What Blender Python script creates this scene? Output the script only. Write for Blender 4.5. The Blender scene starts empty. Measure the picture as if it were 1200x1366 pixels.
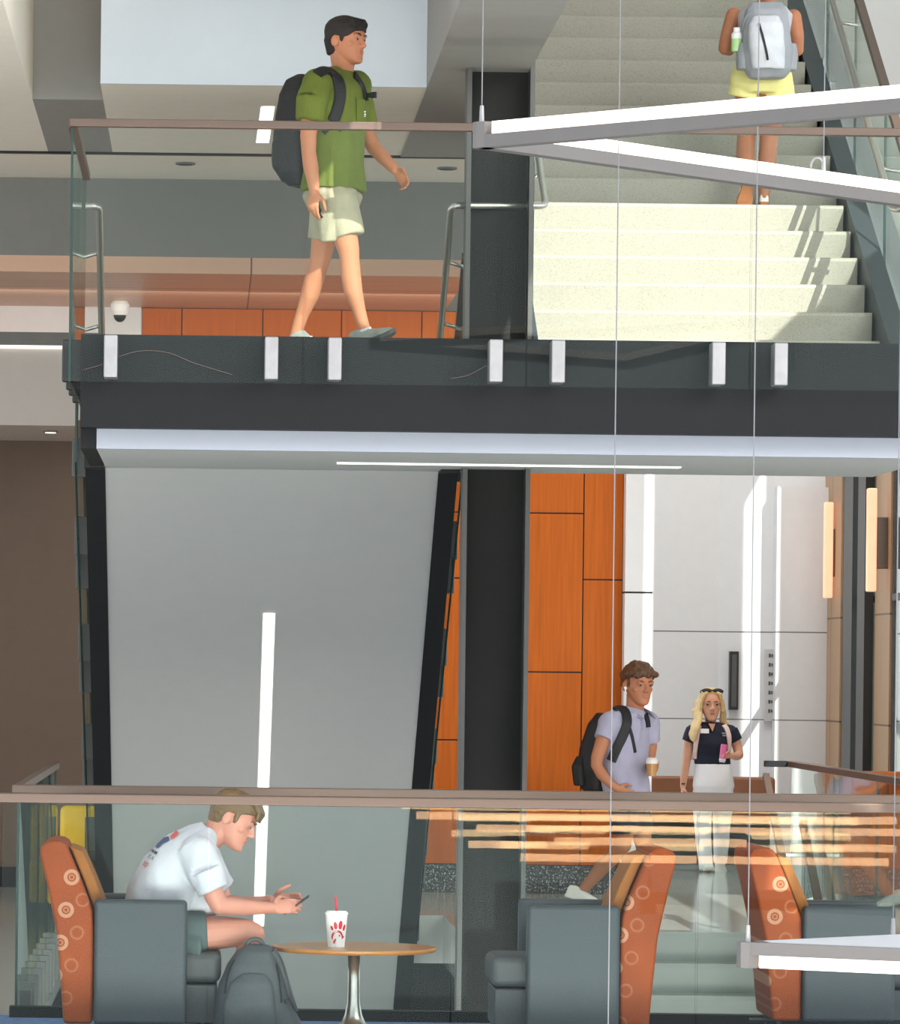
import bpy, bmesh, math, random
from mathutils import Vector, Matrix, noise
from mathutils.bvhtree import BVHTree
V = Vector
R = random.Random(7)
scene = bpy.context.scene
COL = scene.collection

# ------------------------------------------------------------------ camera, sky, sun, exposure
E = 1.75                      # eye height above the lounge floor (z = 0)
FPX, CX, CY, ROLL = 6318.0, 273.0, 895.0, 0.012
cam_d = bpy.data.cameras.new('camera'); cam = bpy.data.objects.new('camera', cam_d); COL.objects.link(cam)
cam.location = (0, 0, E)
cam.rotation_euler = (Matrix.Rotation(math.radians(90), 3, 'X') @ Matrix.Rotation(ROLL, 3, 'Z')).to_euler()
cam_d.sensor_fit = 'AUTO'; cam_d.sensor_width = 36; cam_d.lens = FPX * 36 / 1366
cam_d.shift_x = (600 - CX) / 1366; cam_d.shift_y = (CY - 683) / 1366
cam_d.clip_end = 300; cam_d.clip_start = .5
scene.camera = cam
scene.view_settings.view_transform = 'Standard'; scene.view_settings.look = 'None'
scene.view_settings.gamma = 1; scene.view_settings.exposure = 1.2
w = bpy.data.worlds.new('sky'); scene.world = w; w.use_nodes = True
bg = w.node_tree.nodes['Background']; bg.inputs[0].default_value = (.93, .965, 1.0, 1); bg.inputs[1].default_value = 0.9
TOSUN = V((.33, -.77, .55)).normalized()
sun_d = bpy.data.lights.new('sun', 'SUN'); sun_d.energy = 3.2; sun_d.angle = math.radians(.15); sun_d.color = (1, .965, .9)
sun = bpy.data.objects.new('sun', sun_d); COL.objects.link(sun); sun.rotation_euler = TOSUN.to_track_quat('Z', 'Y').to_euler()
sun.location = (8, -20, 30)

def area(name, loc, aim, size, energy, color=(1, 1, 1)):
    d = bpy.data.lights.new(name, 'AREA'); d.shape = 'RECTANGLE'; d.size, d.size_y = size; d.energy = energy; d.color = color
    o = bpy.data.objects.new(name, d); COL.objects.link(o); o.location = loc
    o.rotation_euler = (V(aim) - V(loc)).to_track_quat('-Z', 'Y').to_euler(); return o
area('lobby_fill', (5.0, 40.5, 9.0), (4.6, 45, 1.2), (4, 3), 190, (1, .98, .95))  # fill added overhead to brighten the lobby; no window there
area('atrium_high_fill', (10, 15, 9.8), (0, 29, 4.0), (9, 5), 700, (1, .98, .95))  # unseen fill added high at right to brighten the stairs and ceiling well
area('atrium_low_fill', (1, 14, -3.6), (0, 30, 5), (10, 4), 1000, (1, .96, .9))  # unseen fill added below to lift the ceilings and stair underside
area('hall_wall_fill', (-1.5, 36.2, 4.5), (-1.5, 38, 3.2), (9, .3), 22, (1, .9, .8))  # warm fill strip added under the copper ceiling to lift the back wall

# ------------------------------------------------------------------ pixel <-> world (for measuring only; everything has its own depth)
CR, SR = math.cos(ROLL), math.sin(ROLL)
def uv(px, py):
    dx, dy = px - CX, py - CY
    return dx * CR - dy * SR, dx * SR + dy * CR
def P(px, py, Y):
    u, v = uv(px, py); return V((u * Y / FPX, Y, E - v * Y / FPX))
def Pz(px, py, z):
    u, v = uv(px, py); Y = (E - z) * FPX / v; return V((u * Y / FPX, Y, z))
def Px(px, py, x):
    u, v = uv(px, py); Y = x * FPX / u; return V((x, Y, E - v * Y / FPX))
def ray(bvh, px, py, off=0.0):
    o = V((0, 0, E)); c = bvh_far[id(bvh)]; k = FPX / c.y; cx_, cy_ = CX + c.x * k, CY - (c.z - E) * k
    for i in range(40):                       # creep toward the middle of the cloth until it is met
        t = i / 40; h = bvh.ray_cast(o, (P(px + (cx_ - px) * t, py + (cy_ - py) * t, 30) - o).normalized())
        if h[0] is not None: break
    n = h[1]
    if n.dot(h[0] - o) > 0: n = -n
    return h[0] + n * off, n
bvh_far = {}; KEEP = []

# ------------------------------------------------------------------ materials
def lin(c):
    return tuple(((x / 255) / 12.92 if x / 255 <= .04045 else ((x / 255 + .055) / 1.055) ** 2.4) for x in c) + (1,)
MATS = {}
def mat(name, rgb, rough=.6, metal=0.0, var=.06, scale=8.0, bump=0.0, bscale=60.0, emit=0, spec=.5, coat=0, stretch=None):
    m = bpy.data.materials.new(name); m.use_nodes = True; nt = m.node_tree; b = nt.nodes['Principled BSDF']
    b.inputs['Roughness'].default_value = rough; b.inputs['Metallic'].default_value = metal
    b.inputs['Specular IOR Level'].default_value = spec; b.inputs['Coat Weight'].default_value = coat
    c = lin(rgb)
    tc = nt.nodes.new('ShaderNodeTexCoord'); n = nt.nodes.new('ShaderNodeTexNoise'); n.inputs['Scale'].default_value = scale; n.inputs['Detail'].default_value = 4
    src = tc.outputs['Object']
    if stretch:
        mp = nt.nodes.new('ShaderNodeMapping'); mp.inputs['Scale'].default_value = stretch; nt.links.new(src, mp.inputs[0]); src = mp.outputs[0]
    nt.links.new(src, n.inputs['Vector'])
    r = nt.nodes.new('ShaderNodeValToRGB'); r.color_ramp.elements[0].position = .3; r.color_ramp.elements[1].position = .7
    r.color_ramp.elements[0].color = tuple(x * (1 - var) for x in c[:3]) + (1,); r.color_ramp.elements[1].color = tuple(min(1, x * (1 + var)) for x in c[:3]) + (1,)
    nt.links.new(n.outputs['Fac'], r.inputs[0]); nt.links.new(r.outputs[0], b.inputs['Base Color'])
    if bump:
        n2 = nt.nodes.new('ShaderNodeTexNoise'); n2.inputs['Scale'].default_value = bscale; nt.links.new(src, n2.inputs['Vector'])
        bp = nt.nodes.new('ShaderNodeBump'); bp.inputs['Strength'].default_value = bump; bp.inputs['Distance'].default_value = .01
        nt.links.new(n2.outputs['Fac'], bp.inputs['Height']); nt.links.new(bp.outputs[0], b.inputs['Normal'])
    if emit:
        b.inputs['Emission Color'].default_value = c; b.inputs['Emission Strength'].default_value = emit
    m['ramp'] = r.name; MATS[name] = m; return m
def speckle(name, rgb, spots, scale=90.0, thr=.18, rough=.5):
    m = mat(name, rgb, rough, var=.03, scale=3); nt = m.node_tree; b = nt.nodes['Principled BSDF']
    tc = nt.nodes.new('ShaderNodeTexCoord'); out = nt.nodes[m['ramp']].outputs[0]
    for i, (c, sc, t) in enumerate(spots):
        v = nt.nodes.new('ShaderNodeTexVoronoi'); v.inputs['Scale'].default_value = sc; nt.links.new(tc.outputs['Object'], v.inputs['Vector'])
        lt = nt.nodes.new('ShaderNodeMath'); lt.operation = 'LESS_THAN'; lt.inputs[1].default_value = t; nt.links.new(v.outputs['Distance'], lt.inputs[0])
        wn = nt.nodes.new('ShaderNodeMath'); wn.operation = 'MULTIPLY'; nt.links.new(lt.outputs[0], wn.inputs[0])
        sep = nt.nodes.new('ShaderNodeSeparateColor'); nt.links.new(v.outputs['Color'], sep.inputs[0]); nt.links.new(sep.outputs[0], wn.inputs[1])
        mx = nt.nodes.new('ShaderNodeMix'); mx.data_type = 'RGBA'; nt.links.new(wn.outputs[0], mx.inputs[0]); nt.links.new(out, mx.inputs[6]); mx.inputs[7].default_value = lin(c); out = mx.outputs[2]
    nt.links.new(out, b.inputs['Base Color']); return m
def glassmat(name, tint=(.96, .985, .975), refl=1.0, ior=1.2):
    m = bpy.data.materials.new(name); m.use_nodes = True; nt = m.node_tree; nt.nodes.clear()
    o = nt.nodes.new('ShaderNodeOutputMaterial'); t = nt.nodes.new('ShaderNodeBsdfTransparent'); t.inputs[0].default_value = tint + (1,)
    g = nt.nodes.new('ShaderNodeBsdfGlossy'); g.inputs['Roughness'].default_value = .0; g.inputs[0].default_value = (.9, .97, .95, 1)
    lw = nt.nodes.new('ShaderNodeLayerWeight'); lw.inputs[0].default_value = .5
    pw = nt.nodes.new('ShaderNodeMath'); pw.operation = 'POWER'; nt.links.new(lw.outputs['Facing'], pw.inputs[0]); pw.inputs[1].default_value = 5
    f = nt.nodes.new('ShaderNodeMath'); f.operation = 'MULTIPLY_ADD'; nt.links.new(pw.outputs[0], f.inputs[0]); f.inputs[1].default_value = .8; f.inputs[2].default_value = ((ior - 1) / (ior + 1)) ** 2
    # the faintest waviness of tempered panes
    n = nt.nodes.new('ShaderNodeTexNoise'); n.inputs['Scale'].default_value = 1.3; tc = nt.nodes.new('ShaderNodeTexCoord'); nt.links.new(tc.outputs['Object'], n.inputs['Vector'])
    bp = nt.nodes.new('ShaderNodeBump'); bp.inputs['Strength'].default_value = .02; bp.inputs['Distance'].default_value = .0035; nt.links.new(n.outputs['Fac'], bp.inputs['Height']); nt.links.new(bp.outputs[0], g.inputs['Normal'])
    ms = nt.nodes.new('ShaderNodeMixShader'); nt.links.new(f.outputs[0], ms.inputs[0]); nt.links.new(t.outputs[0], ms.inputs[1]); nt.links.new(g.outputs[0], ms.inputs[2]); nt.links.new(ms.outputs[0], o.inputs[0])
    MATS[name] = m; return m
def grooves(m, axis_specs, color=(40, 35, 32)):
    """darken thin joint lines: list of (axis, offset, period, width)"""
    nt = m.node_tree; b = nt.nodes['Principled BSDF']; lk = b.inputs['Base Color'].links[0]; out = lk.from_socket
    tc = nt.nodes.new('ShaderNodeTexCoord'); sp = nt.nodes.new('ShaderNodeSeparateXYZ'); nt.links.new(tc.outputs['Object'], sp.inputs[0])
    def math_(op, a, bb):
        n = nt.nodes.new('ShaderNodeMath'); n.operation = op
        for i, q in enumerate((a, bb)):
            if isinstance(q, (int, float)): n.inputs[i].default_value = q
            else: nt.links.new(q, n.inputs[i])
        return n.outputs[0]
    for ax, off, per, wd in axis_specs:
        x = math_('SUBTRACT', sp.outputs[ax], off); x = math_('DIVIDE', x, per); x = math_('FRACT', math_('ADD', x, 100.0), 0); x = math_('LESS_THAN', x, wd / per)
        mx = nt.nodes.new('ShaderNodeMix'); mx.data_type = 'RGBA'; nt.links.new(x, mx.inputs[0]); nt.links.new(out, mx.inputs[6]); mx.inputs[7].default_value = lin(color); out = mx.outputs[2]
    nt.links.new(out, b.inputs['Base Color']); return m

M_white = mat('white_paint', (226, 226, 226), .7, var=.015)
M_band = mat('warm_white_paint', (196, 188, 180), .75, var=.015)
M_lobby = mat('lobby_panel', (222, 222, 224), .55, var=.015)
M_ceil = mat('ceiling_paint', (240, 232, 218), .8, var=.015)
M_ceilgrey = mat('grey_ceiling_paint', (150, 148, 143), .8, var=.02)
M_bulk = mat('bulkhead_paint', (134, 133, 128), .7, var=.03)
M_taupe = mat('taupe_paint', (112, 94, 80), .8, var=.03)
M_under = mat('stair_soffit_paint', (198, 198, 196), .75, var=.012)
M_fascia = mat('lit_fascia_paint', (168, 174, 186), .6, var=.01)
M_dark = mat('charcoal_steel', (27, 29, 32), .6, var=.05, spec=.2)
M_darker = mat('black_steel', (36, 37, 39), .5, var=.05, spec=.3)
M_col = mat('column_steel', (38, 38, 37), .6, var=.04, spec=.2)
M_flange = mat('flange_edge_steel', (84, 84, 82), .45, var=.04)
M_slab = mat('floor_slab_edge', (120, 120, 116), .7)
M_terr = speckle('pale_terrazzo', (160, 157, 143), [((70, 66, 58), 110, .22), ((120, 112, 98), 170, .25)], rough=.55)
M_terrfloor = speckle('floor_terrazzo', (186, 186, 180), [((90, 88, 82), 120, .2)], rough=.12)
M_terrdk = speckle('dark_terrazzo_base', (44, 46, 48), [((190, 190, 185), 55, .36), ((130, 130, 128), 90, .36)], rough=.3)
M_orange = mat('orange_veneer', (188, 95, 22), .55, spec=.2, var=.14, scale=3, stretch=(14, 14, .5))
M_oak = mat('oak_veneer', (172, 112, 52), .35, var=.12, scale=4, stretch=(2, 14, 2), coat=.3)
M_copper = mat('copper_panel', (212, 172, 146), .4, metal=.25, var=.05, scale=2, stretch=(.3, 3, 3))
M_tan = mat('tan_wall_panel', (176, 140, 104), .45, var=.05, scale=3, stretch=(10, 10, .5))
M_cap = mat('bronze_rail_cap', (98, 82, 72), .4, metal=.25, var=.05, stretch=(.5, 8, 8))
M_steel = mat('brushed_steel', (196, 194, 188), .28, metal=.9, var=.08, scale=20, stretch=(6, 6, 1))
M_steelw = mat('pale_brushed_steel', (160, 160, 162), .45, metal=.5, var=.08, scale=12)
M_alu = mat('lamp_aluminium', (100, 98, 98), .5, metal=.2, var=.03)
M_alub = mat('lamp_aluminium_sky_lit', (200, 205, 214), .45, metal=.2, var=.03)  # paler, bluer copy of the housing metal, with sky light in its colour
M_led = mat('warm_led_diffuser', (255, 236, 220), .5, emit=.75)
M_ledw = mat('white_led_diffuser', (255, 250, 242), .5, emit=.9)
M_peach = mat('peach_lamp_glow', (255, 186, 150), .5, emit=.36)
M_leddim = mat('soft_led_line', (255, 244, 230), .5, emit=.45)
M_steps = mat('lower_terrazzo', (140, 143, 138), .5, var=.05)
M_wellface = mat('well_face_sky_tint', (214, 222, 230), .8, var=.01)  # the blue of sky light on the well face is put into this colour
M_reflamp = mat('peach_tube_glow', (255, 196, 150), .5, emit=18)
M_wglass = glassmat('window_glass', ior=1.1)
M_glass = glassmat('guard_glass'); M_glasslow = glassmat('lounge_guard_glass', (.93, .965, .955), ior=1.19)
M_gedge = mat('green_glass_edge', (22, 60, 52), .2, var=.1)
M_cable = mat('lamp_cable', (120, 122, 126), .4, metal=.3)
M_carpet = mat('blue_carpet', (84, 112, 156), .95, var=.45, scale=9, stretch=(2.5, 9, 1), bump=.3, bscale=300)
M_lower = mat('lower_level_floor', (150, 156, 160), .4)
M_grey = mat('slate_blue_upholstery', (50, 57, 62), .55, var=.05, scale=4)
M_grey2 = mat('charcoal_seat_upholstery', (64, 66, 69), .6, var=.06, scale=4)
M_yellow = mat('yellow_upholstery', (246, 196, 14), .6, var=.05)
M_green_leaf = mat('foliage_outside', (120, 160, 60), .8, var=.6, scale=6)
M_mull = mat('black_mullion', (34, 35, 36), .4)
M_brownl = mat('brown_leather', (140, 88, 58), .5)
M_black = mat('black_nylon', (14, 15, 17), .6, var=.15, bump=.2)
M_blackp = mat('black_plastic', (26, 27, 29), .35)
M_orfab = mat('orange_patterned_upholstery', (132, 57, 12), .6, var=.1, scale=5, spec=.25)
M_tanfab = mat('tan_upholstery', (140, 86, 36), .65, var=.08, scale=5, spec=.25)
# skins and clothes
SK = {k: mat('skin_' + k, c, .5, var=.05, scale=14, spec=.35) for k, c in dict(fair=(216, 160, 132), tanned=(176, 116, 84), pink=(190, 130, 112)).items()}
M_hairdk = mat('dark_brown_hair', (24, 16, 12), .65, var=.4, scale=30, stretch=(1, 1, 4), bump=.4, bscale=80)
M_hairbr = mat('light_brown_hair', (86, 56, 32), .5, var=.35, scale=40, bump=.5, bscale=70)
M_hairsand = mat('sandy_hair', (98, 76, 46), .5, var=.3, scale=40, stretch=(1, 1, 3), bump=.4, bscale=70)
M_hairbl = mat('blonde_hair', (232, 200, 142), .45, var=.25, scale=30, stretch=(6, 6, .6), bump=.5, bscale=60)
M_olive = mat('olive_green_cotton', (92, 104, 34), .85, var=.1, scale=9, bump=.25, bscale=90)
M_khaki = mat('khaki_shorts_cotton', (152, 146, 122), .85, var=.1, scale=12, bump=.25, bscale=90)
M_whitetee = mat('white_cotton', (186, 186, 194), .85, var=.04, scale=10, bump=.2, bscale=90)
M_lav = mat('pale_lavender_knit', (160, 158, 178), .8, var=.05, scale=14)
M_navy = mat('navy_knit', (22, 28, 48), .8, var=.1)
M_navysh = mat('dark_navy_shorts', (40, 48, 58), .8, var=.08)
M_slatesh = mat('slate_shorts', (74, 88, 88), .8, var=.08)
M_whpants = mat('white_denim', (240, 240, 244), .8, var=.02)
M_pale_y = mat('pale_yellow_cotton', (234, 228, 150), .85, var=.06)
M_shoeg = mat('grey_mesh_shoe', (128, 132, 126), .7, var=.15, scale=30)
M_shoew = mat('white_shoe', (232, 230, 222), .6)
M_shoeb = mat('tan_shoe_sole', (176, 112, 66), .6)
M_sole = mat('dark_rubber_sole', (70, 72, 70), .7)
M_packgrey = mat('grey_nylon', (62, 66, 70), .6, var=.12, bump=.2)
M_stringer = mat('slate_stringer_steel', (60, 68, 72), .5, var=.04)
M_packsil = mat('silver_ripstop_nylon', (196, 200, 206), .45, var=.1, scale=10, bump=.3, bscale=40)
M_packsil2 = mat('grey_ripstop_nylon', (148, 152, 158), .5, var=.1, scale=10)
M_pinkst = mat('blush_webbing', (232, 206, 198), .7)
M_lip = mat('lips', (188, 108, 98), .45); M_eyew = mat('eye_white', (150, 140, 132), .3); M_iris = mat('iris', (58, 44, 34), .2)
M_cup = mat('white_foam_cup', (238, 238, 238), .6, var=.01); M_red = mat('red_print', (200, 28, 52), .5, var=.03)
M_coffee = mat('iced_coffee', (176, 130, 78), .3); M_lid = mat('clear_lid', (220, 216, 210), .3)
M_pink = mat('pink_can', (232, 110, 168), .35, var=.08); M_bluep = mat('blue_print', (60, 70, 110), .7, var=.15)
M_darkprint = mat('dark_print', (52, 54, 62), .7); M_redprint = mat('faded_red_print', (190, 84, 74), .7)

# ring pattern on the orange fabric
def ringpattern(m):
    nt = m.node_tree; b = nt.nodes['Principled BSDF']; out = b.inputs['Base Color'].links[0].from_socket
    tc = nt.nodes.new('ShaderNodeTexCoord'); mp = nt.nodes.new('ShaderNodeMapping'); nt.links.new(tc.outputs['Object'], mp.inputs[0])
    mp.inputs['Scale'].default_value = (1, 0, 1); mp.inputs['Rotation'].default_value = (0, -.16, 0)
    for loc, per, r0, r1, f in (((.155, 0, .09), (.27, 1, .158), .021, .038, .3), ((.155, 0, .09), (.27, 1, .158), .008, .014, .2), ((.085, 0, .03), (.27, 1, .158), .024, .034, .1)):
        sb = nt.nodes.new('ShaderNodeVectorMath'); sb.operation = 'ADD'; nt.links.new(mp.outputs[0], sb.inputs[0]); sb.inputs[1].default_value = loc
        wr = nt.nodes.new('ShaderNodeVectorMath'); wr.operation = 'WRAP'; nt.links.new(sb.outputs[0], wr.inputs[0])
        wr.inputs[1].default_value = (per[0] / 2, 1, per[2] / 2); wr.inputs[2].default_value = (-per[0] / 2, -1, -per[2] / 2)
        ln = nt.nodes.new('ShaderNodeVectorMath'); ln.operation = 'LENGTH'; nt.links.new(wr.outputs[0], ln.inputs[0])
        cm = nt.nodes.new('ShaderNodeMath'); cm.operation = 'COMPARE'; nt.links.new(ln.outputs['Value'], cm.inputs[0]); cm.inputs[1].default_value = (r0 + r1) / 2; cm.inputs[2].default_value = (r1 - r0) / 2
        ml = nt.nodes.new('ShaderNodeMath'); ml.operation = 'MULTIPLY'; nt.links.new(cm.outputs[0], ml.inputs[0]); ml.inputs[1].default_value = f
        mx = nt.nodes.new('ShaderNodeMix'); mx.data_type = 'RGBA'; nt.links.new(ml.outputs[0], mx.inputs[0]); nt.links.new(out, mx.inputs[6]); mx.inputs[7].default_value = lin((226, 190, 160)); out = mx.outputs[2]
    nt.links.new(out, b.inputs['Base Color'])
ringpattern(M_orfab)

# ------------------------------------------------------------------ mesh builder
class B:
    def __init__(s): s.bm = bmesh.new(); s.mi = 0
    def _f(s, vs):
        try: f = s.bm.faces.new(vs); f.material_index = s.mi; return f
        except ValueError: return None
    def box(s, a, b):
        a, b = V(a), V(b); v = [s.bm.verts.new((x, y, z)) for x in (a.x, b.x) for y in (a.y, b.y) for z in (a.z, b.z)]
        for q in ((0, 1, 3, 2), (4, 6, 7, 5), (0, 4, 5, 1), (2, 3, 7, 6), (0, 2, 6, 4), (1, 5, 7, 3)): s._f([v[i] for i in q])
        return s
    def bar(s, p, q, wd, ht, up=(0, 0, 1)):
        p, q = V(p), V(q); d = (q - p).normalized(); sd = d.cross(V(up)).normalized(); u = sd.cross(d)
        return s.loft([[c + sd * (i * wd / 2) + u * (j * ht / 2) for i, j in ((-1, -1), (1, -1), (1, 1), (-1, 1))] for c in (p, q)])
    def loft(s, rings, cap=True):
        rs = [[s.bm.verts.new(p) for p in r] for r in rings]; n = len(rs[0])
        for a, b in zip(rs, rs[1:]):
            for i in range(n): s._f([a[i], a[(i + 1) % n], b[(i + 1) % n], b[i]])
        if cap: s._f(rs[0][::-1]); s._f(rs[-1])
        return s
    def rings(s, specs, n=28, e=2.2):
        """specs: (centre, halfwidth vector, halfdepth vector)"""
        out = []
        for c, a, b in specs:
            r = []
            for i in range(n):
                t = 2 * math.pi * i / n; x, y = math.cos(t), math.sin(t)
                r.append(V(c) + V(a) * math.copysign(abs(x) ** (2 / e), x) + V(b) * math.copysign(abs(y) ** (2 / e), y))
            out.append(r)
        return s.loft(out)
    def cone(s, p, q, r0, r1, n=18):
        p, q = V(p), V(q); d = (q - p).normalized(); a = d.orthogonal().normalized(); b = d.cross(a)
        return s.loft([[c + (a * math.cos(2 * math.pi * i / n) + b * math.sin(2 * math.pi * i / n)) * r for i in range(n)] for c, r in ((p, r0), (q, r1))])
    def lathe(s, c, prof, n=40, axis=V((0, 0, 1))):
        a = V(axis).orthogonal().normalized(); b = V(axis).cross(a)
        return s.loft([[V(c) + V(axis) * z + (a * math.cos(2 * math.pi * i / n) + b * math.sin(2 * math.pi * i / n)) * max(r, .0004) for i in range(n)] for r, z in prof])
    def ell(s, c, a, b, d, seg=20, rg=12):
        c, a, b, d = V(c), V(a), V(b), V(d); rs = []
        for j in range(1, rg):
            t = math.pi * j / rg
            rs.append([c + d * math.cos(t) + (a * math.cos(2 * math.pi * i / seg) + b * math.sin(2 * math.pi * i / seg)) * math.sin(t) for i in range(seg)])
        top, bot = s.bm.verts.new(c + d), s.bm.verts.new(c - d)
        vs = [[s.bm.verts.new(p) for p in r] for r in rs]
        for x, y in zip(vs, vs[1:]):
            for i in range(seg): s._f([x[i], y[i], y[(i + 1) % seg], x[(i + 1) % seg]])
        for i in range(seg): s._f([top, vs[0][i], vs[0][(i + 1) % seg]]); s._f([bot, vs[-1][(i + 1) % seg], vs[-1][i]])
        return s
    def ball(s, c, r, seg=16, rg=10): return s.ell(c, (r, 0, 0), (0, r, 0), (0, 0, r), seg, rg)
    def chain(s, nodes):
        for (p, r) in nodes: s.ball(p, r)
        for (p, r), (q, t) in zip(nodes, nodes[1:]):
            if (V(q) - V(p)).length > 1e-4: s.cone(p, q, r, t)
        return s
    def tube(s, pts, r, n=12, sub=0):
        pts = [V(p) for p in pts]
        if sub:
            n0 = len(pts); pts = smooth_path(pts, sub)
            if isinstance(r, list): r = [r[min(int(i / sub), n0 - 2)] * (1 - i / sub + min(int(i / sub), n0 - 2)) + r[min(int(i / sub), n0 - 2) + 1] * (i / sub - min(int(i / sub), n0 - 2)) for i in range(len(pts))]
        rg = []; a = None
        for i, p in enumerate(pts):
            d = (pts[min(i + 1, len(pts) - 1)] - pts[max(i - 1, 0)]).normalized()
            a = d.orthogonal().normalized() if a is None else (a - d * a.dot(d)).normalized()
            b = d.cross(a); rr = r[i] if isinstance(r, list) else r
            rg.append([p + (a * math.cos(2 * math.pi * k / n) + b * math.sin(2 * math.pi * k / n)) * rr for k in range(n)])
        return s.loft(rg)
    def ribbon(s, pts, nrm, wd, th):
        rg = []
        for i, p in enumerate(pts):
            d = (pts[min(i + 1, len(pts) - 1)] - pts[max(i - 1, 0)]).normalized(); n = (nrm[i] - d * nrm[i].dot(d)).normalized(); sd = d.cross(n); ww = wd[i] if isinstance(wd, list) else wd
            rg.append([p + sd * (x * ww / 2) + n * (y * th) for x, y in ((-1, -.3), (1, -.3), (1, .7), (.7, 1), (-.7, 1), (-1, .7))])
        return s.loft(rg)
    def prism(s, poly, a, b):
        """poly: 2D (x,z) outline, extruded along y from a to b"""
        return s.loft([[V((x, y, z)) for x, z in poly] for y in (a, b)])
    def prismx(s, poly, a, b):
        return s.loft([[V((x, y, z)) for y, z in poly] for x in (a, b)])
    def build(s, name, mats, parent=None, smooth=False, bevel=0, seg=2):
        bmesh.ops.recalc_face_normals(s.bm, faces=s.bm.faces)
        me = bpy.data.meshes.new(name); 
        off = parent_loc(parent)
        if off.length: bmesh.ops.translate(s.bm, vec=-off, verts=s.bm.verts)
        s.bm.to_mesh(me); s.bm.free()
        for m in (mats if isinstance(mats, (list, tuple)) else [mats]): me.materials.append(m)
        o = bpy.data.objects.new(name, me); COL.objects.link(o)
        if parent: o.parent = parent
        if smooth:
            for p in me.polygons: p.use_smooth = True
        if bevel:
            md = o.modifiers.new('bevel', 'BEVEL'); md.width = bevel; md.segments = seg; md.limit_method = 'ANGLE'; md.angle_limit = math.radians(40); md.harden_normals = False
            for p in me.polygons: p.use_smooth = True
            try: md.harden_normals = True
            except Exception: pass
        return o
def parent_loc(p):
    l = V((0, 0, 0))
    while p: l = l + V(p.location); p = p.parent
    return l
def smooth_path(pts, sub):
    out = []
    for i in range(len(pts) - 1):
        p0, p1, p2, p3 = pts[max(i - 1, 0)], pts[i], pts[i + 1], pts[min(i + 2, len(pts) - 1)]
        for k in range(sub):
            t = k / sub
            out.append(.5 * ((2 * p1) + (p2 - p0) * t + (2 * p0 - 5 * p1 + 4 * p2 - p3) * t * t + (-p0 + 3 * p1 - 3 * p2 + p3) * t ** 3))
    return out + [pts[-1]]
def fuse(b, name, m, parent=None, voxel=.008, it=3, wrinkle=0, wscale=9, cut=None, aniso=(1, 1, 1)):
    """melt the pieces in b into ONE continuous skin"""
    bmesh.ops.recalc_face_normals(b.bm, faces=b.bm.faces)
    me = bpy.data.meshes.new('t'); b.bm.to_mesh(me); b.bm.free()
    o = bpy.data.objects.new('t', me); COL.objects.link(o)
    r = o.modifiers.new('r', 'REMESH'); r.mode = 'VOXEL'; r.voxel_size = voxel; r.use_smooth_shade = True
    if it:
        sm = o.modifiers.new('s', 'SMOOTH'); sm.factor = .5; sm.iterations = it
    dg = bpy.context.evaluated_depsgraph_get(); dg.update()
    me2 = bpy.data.meshes.new_from_object(o.evaluated_get(dg)); bpy.data.objects.remove(o)
    if wrinkle:
        ns = [v.normal.copy() for v in me2.vertices]
        for v, n in zip(me2.vertices, ns):
            q = V((v.co.x * aniso[0], v.co.y * aniso[1], v.co.z * aniso[2])) * wscale
            k = noise.noise(q + V((noise.noise(q * .7), noise.noise(q * .9 + V((3, 1, 2))), 0)) * .8)
            v.co += n * wrinkle * (k * .75 + .22)
    bv = BVHTree.FromPolygons([v.co.copy() for v in me2.vertices], [tuple(p.vertices) for p in me2.polygons])
    bvh_far[id(bv)] = sum((v.co for v in me2.vertices), V((0, 0, 0))) / max(1, len(me2.vertices)); KEEP.append(bv)
    off = parent_loc(parent)
    for v in me2.vertices: v.co -= off
    for p in me2.polygons: p.use_smooth = True
    me2.materials.clear()
    for x in (m if isinstance(m, (list, tuple)) else [m]): me2.materials.append(x)
    me2.name = name; o = bpy.data.objects.new(name, me2); COL.objects.link(o)
    if parent: o.parent = parent
    return o, bv
def tag(o, label=None, cat=None, group=None, kind=None):
    if label: o['label'] = label
    if cat: o['category'] = cat
    if group: o['group'] = group
    if kind: o['kind'] = kind
    return o
def thing(name, label, cat, loc=(0, 0, 0), group=None):
    o = bpy.data.objects.new(name, None); COL.objects.link(o); o.location = loc; o.empty_display_size = .1
    return tag(o, label, cat, group)
def struct(o, label=None, cat=None):
    return tag(o, label, cat, None, 'structure')
def dup(root, loc, label=None):
    r = root.copy(); COL.objects.link(r); r.location = loc
    if label: r['label'] = label
    for ch in list(root.children):
        c = ch.copy(); COL.objects.link(c); c.parent = r
        for g in list(ch.children):
            d = g.copy(); COL.objects.link(d); d.parent = c
    return r
def pane(b, a, c):
    """glass sheet as a box: faces in slot 0, narrow edges in slot 1"""
    k = len(b.bm.faces); b.box(a, c); b.bm.faces.ensure_lookup_table()
    return b
def edge_faces(b, thin):
    for f in b.bm.faces:
        f.normal_update()
        if f.calc_area() > 0 and min(e.calc_length() for e in f.edges) < thin: f.material_index = 1
# ------------------------------------------------------------------ THE SETTING
ZL = E + 1.82                 # landing floor
RISE, RUN = .195, .338
Y0S = 28.26                   # first riser of both flights
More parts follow.
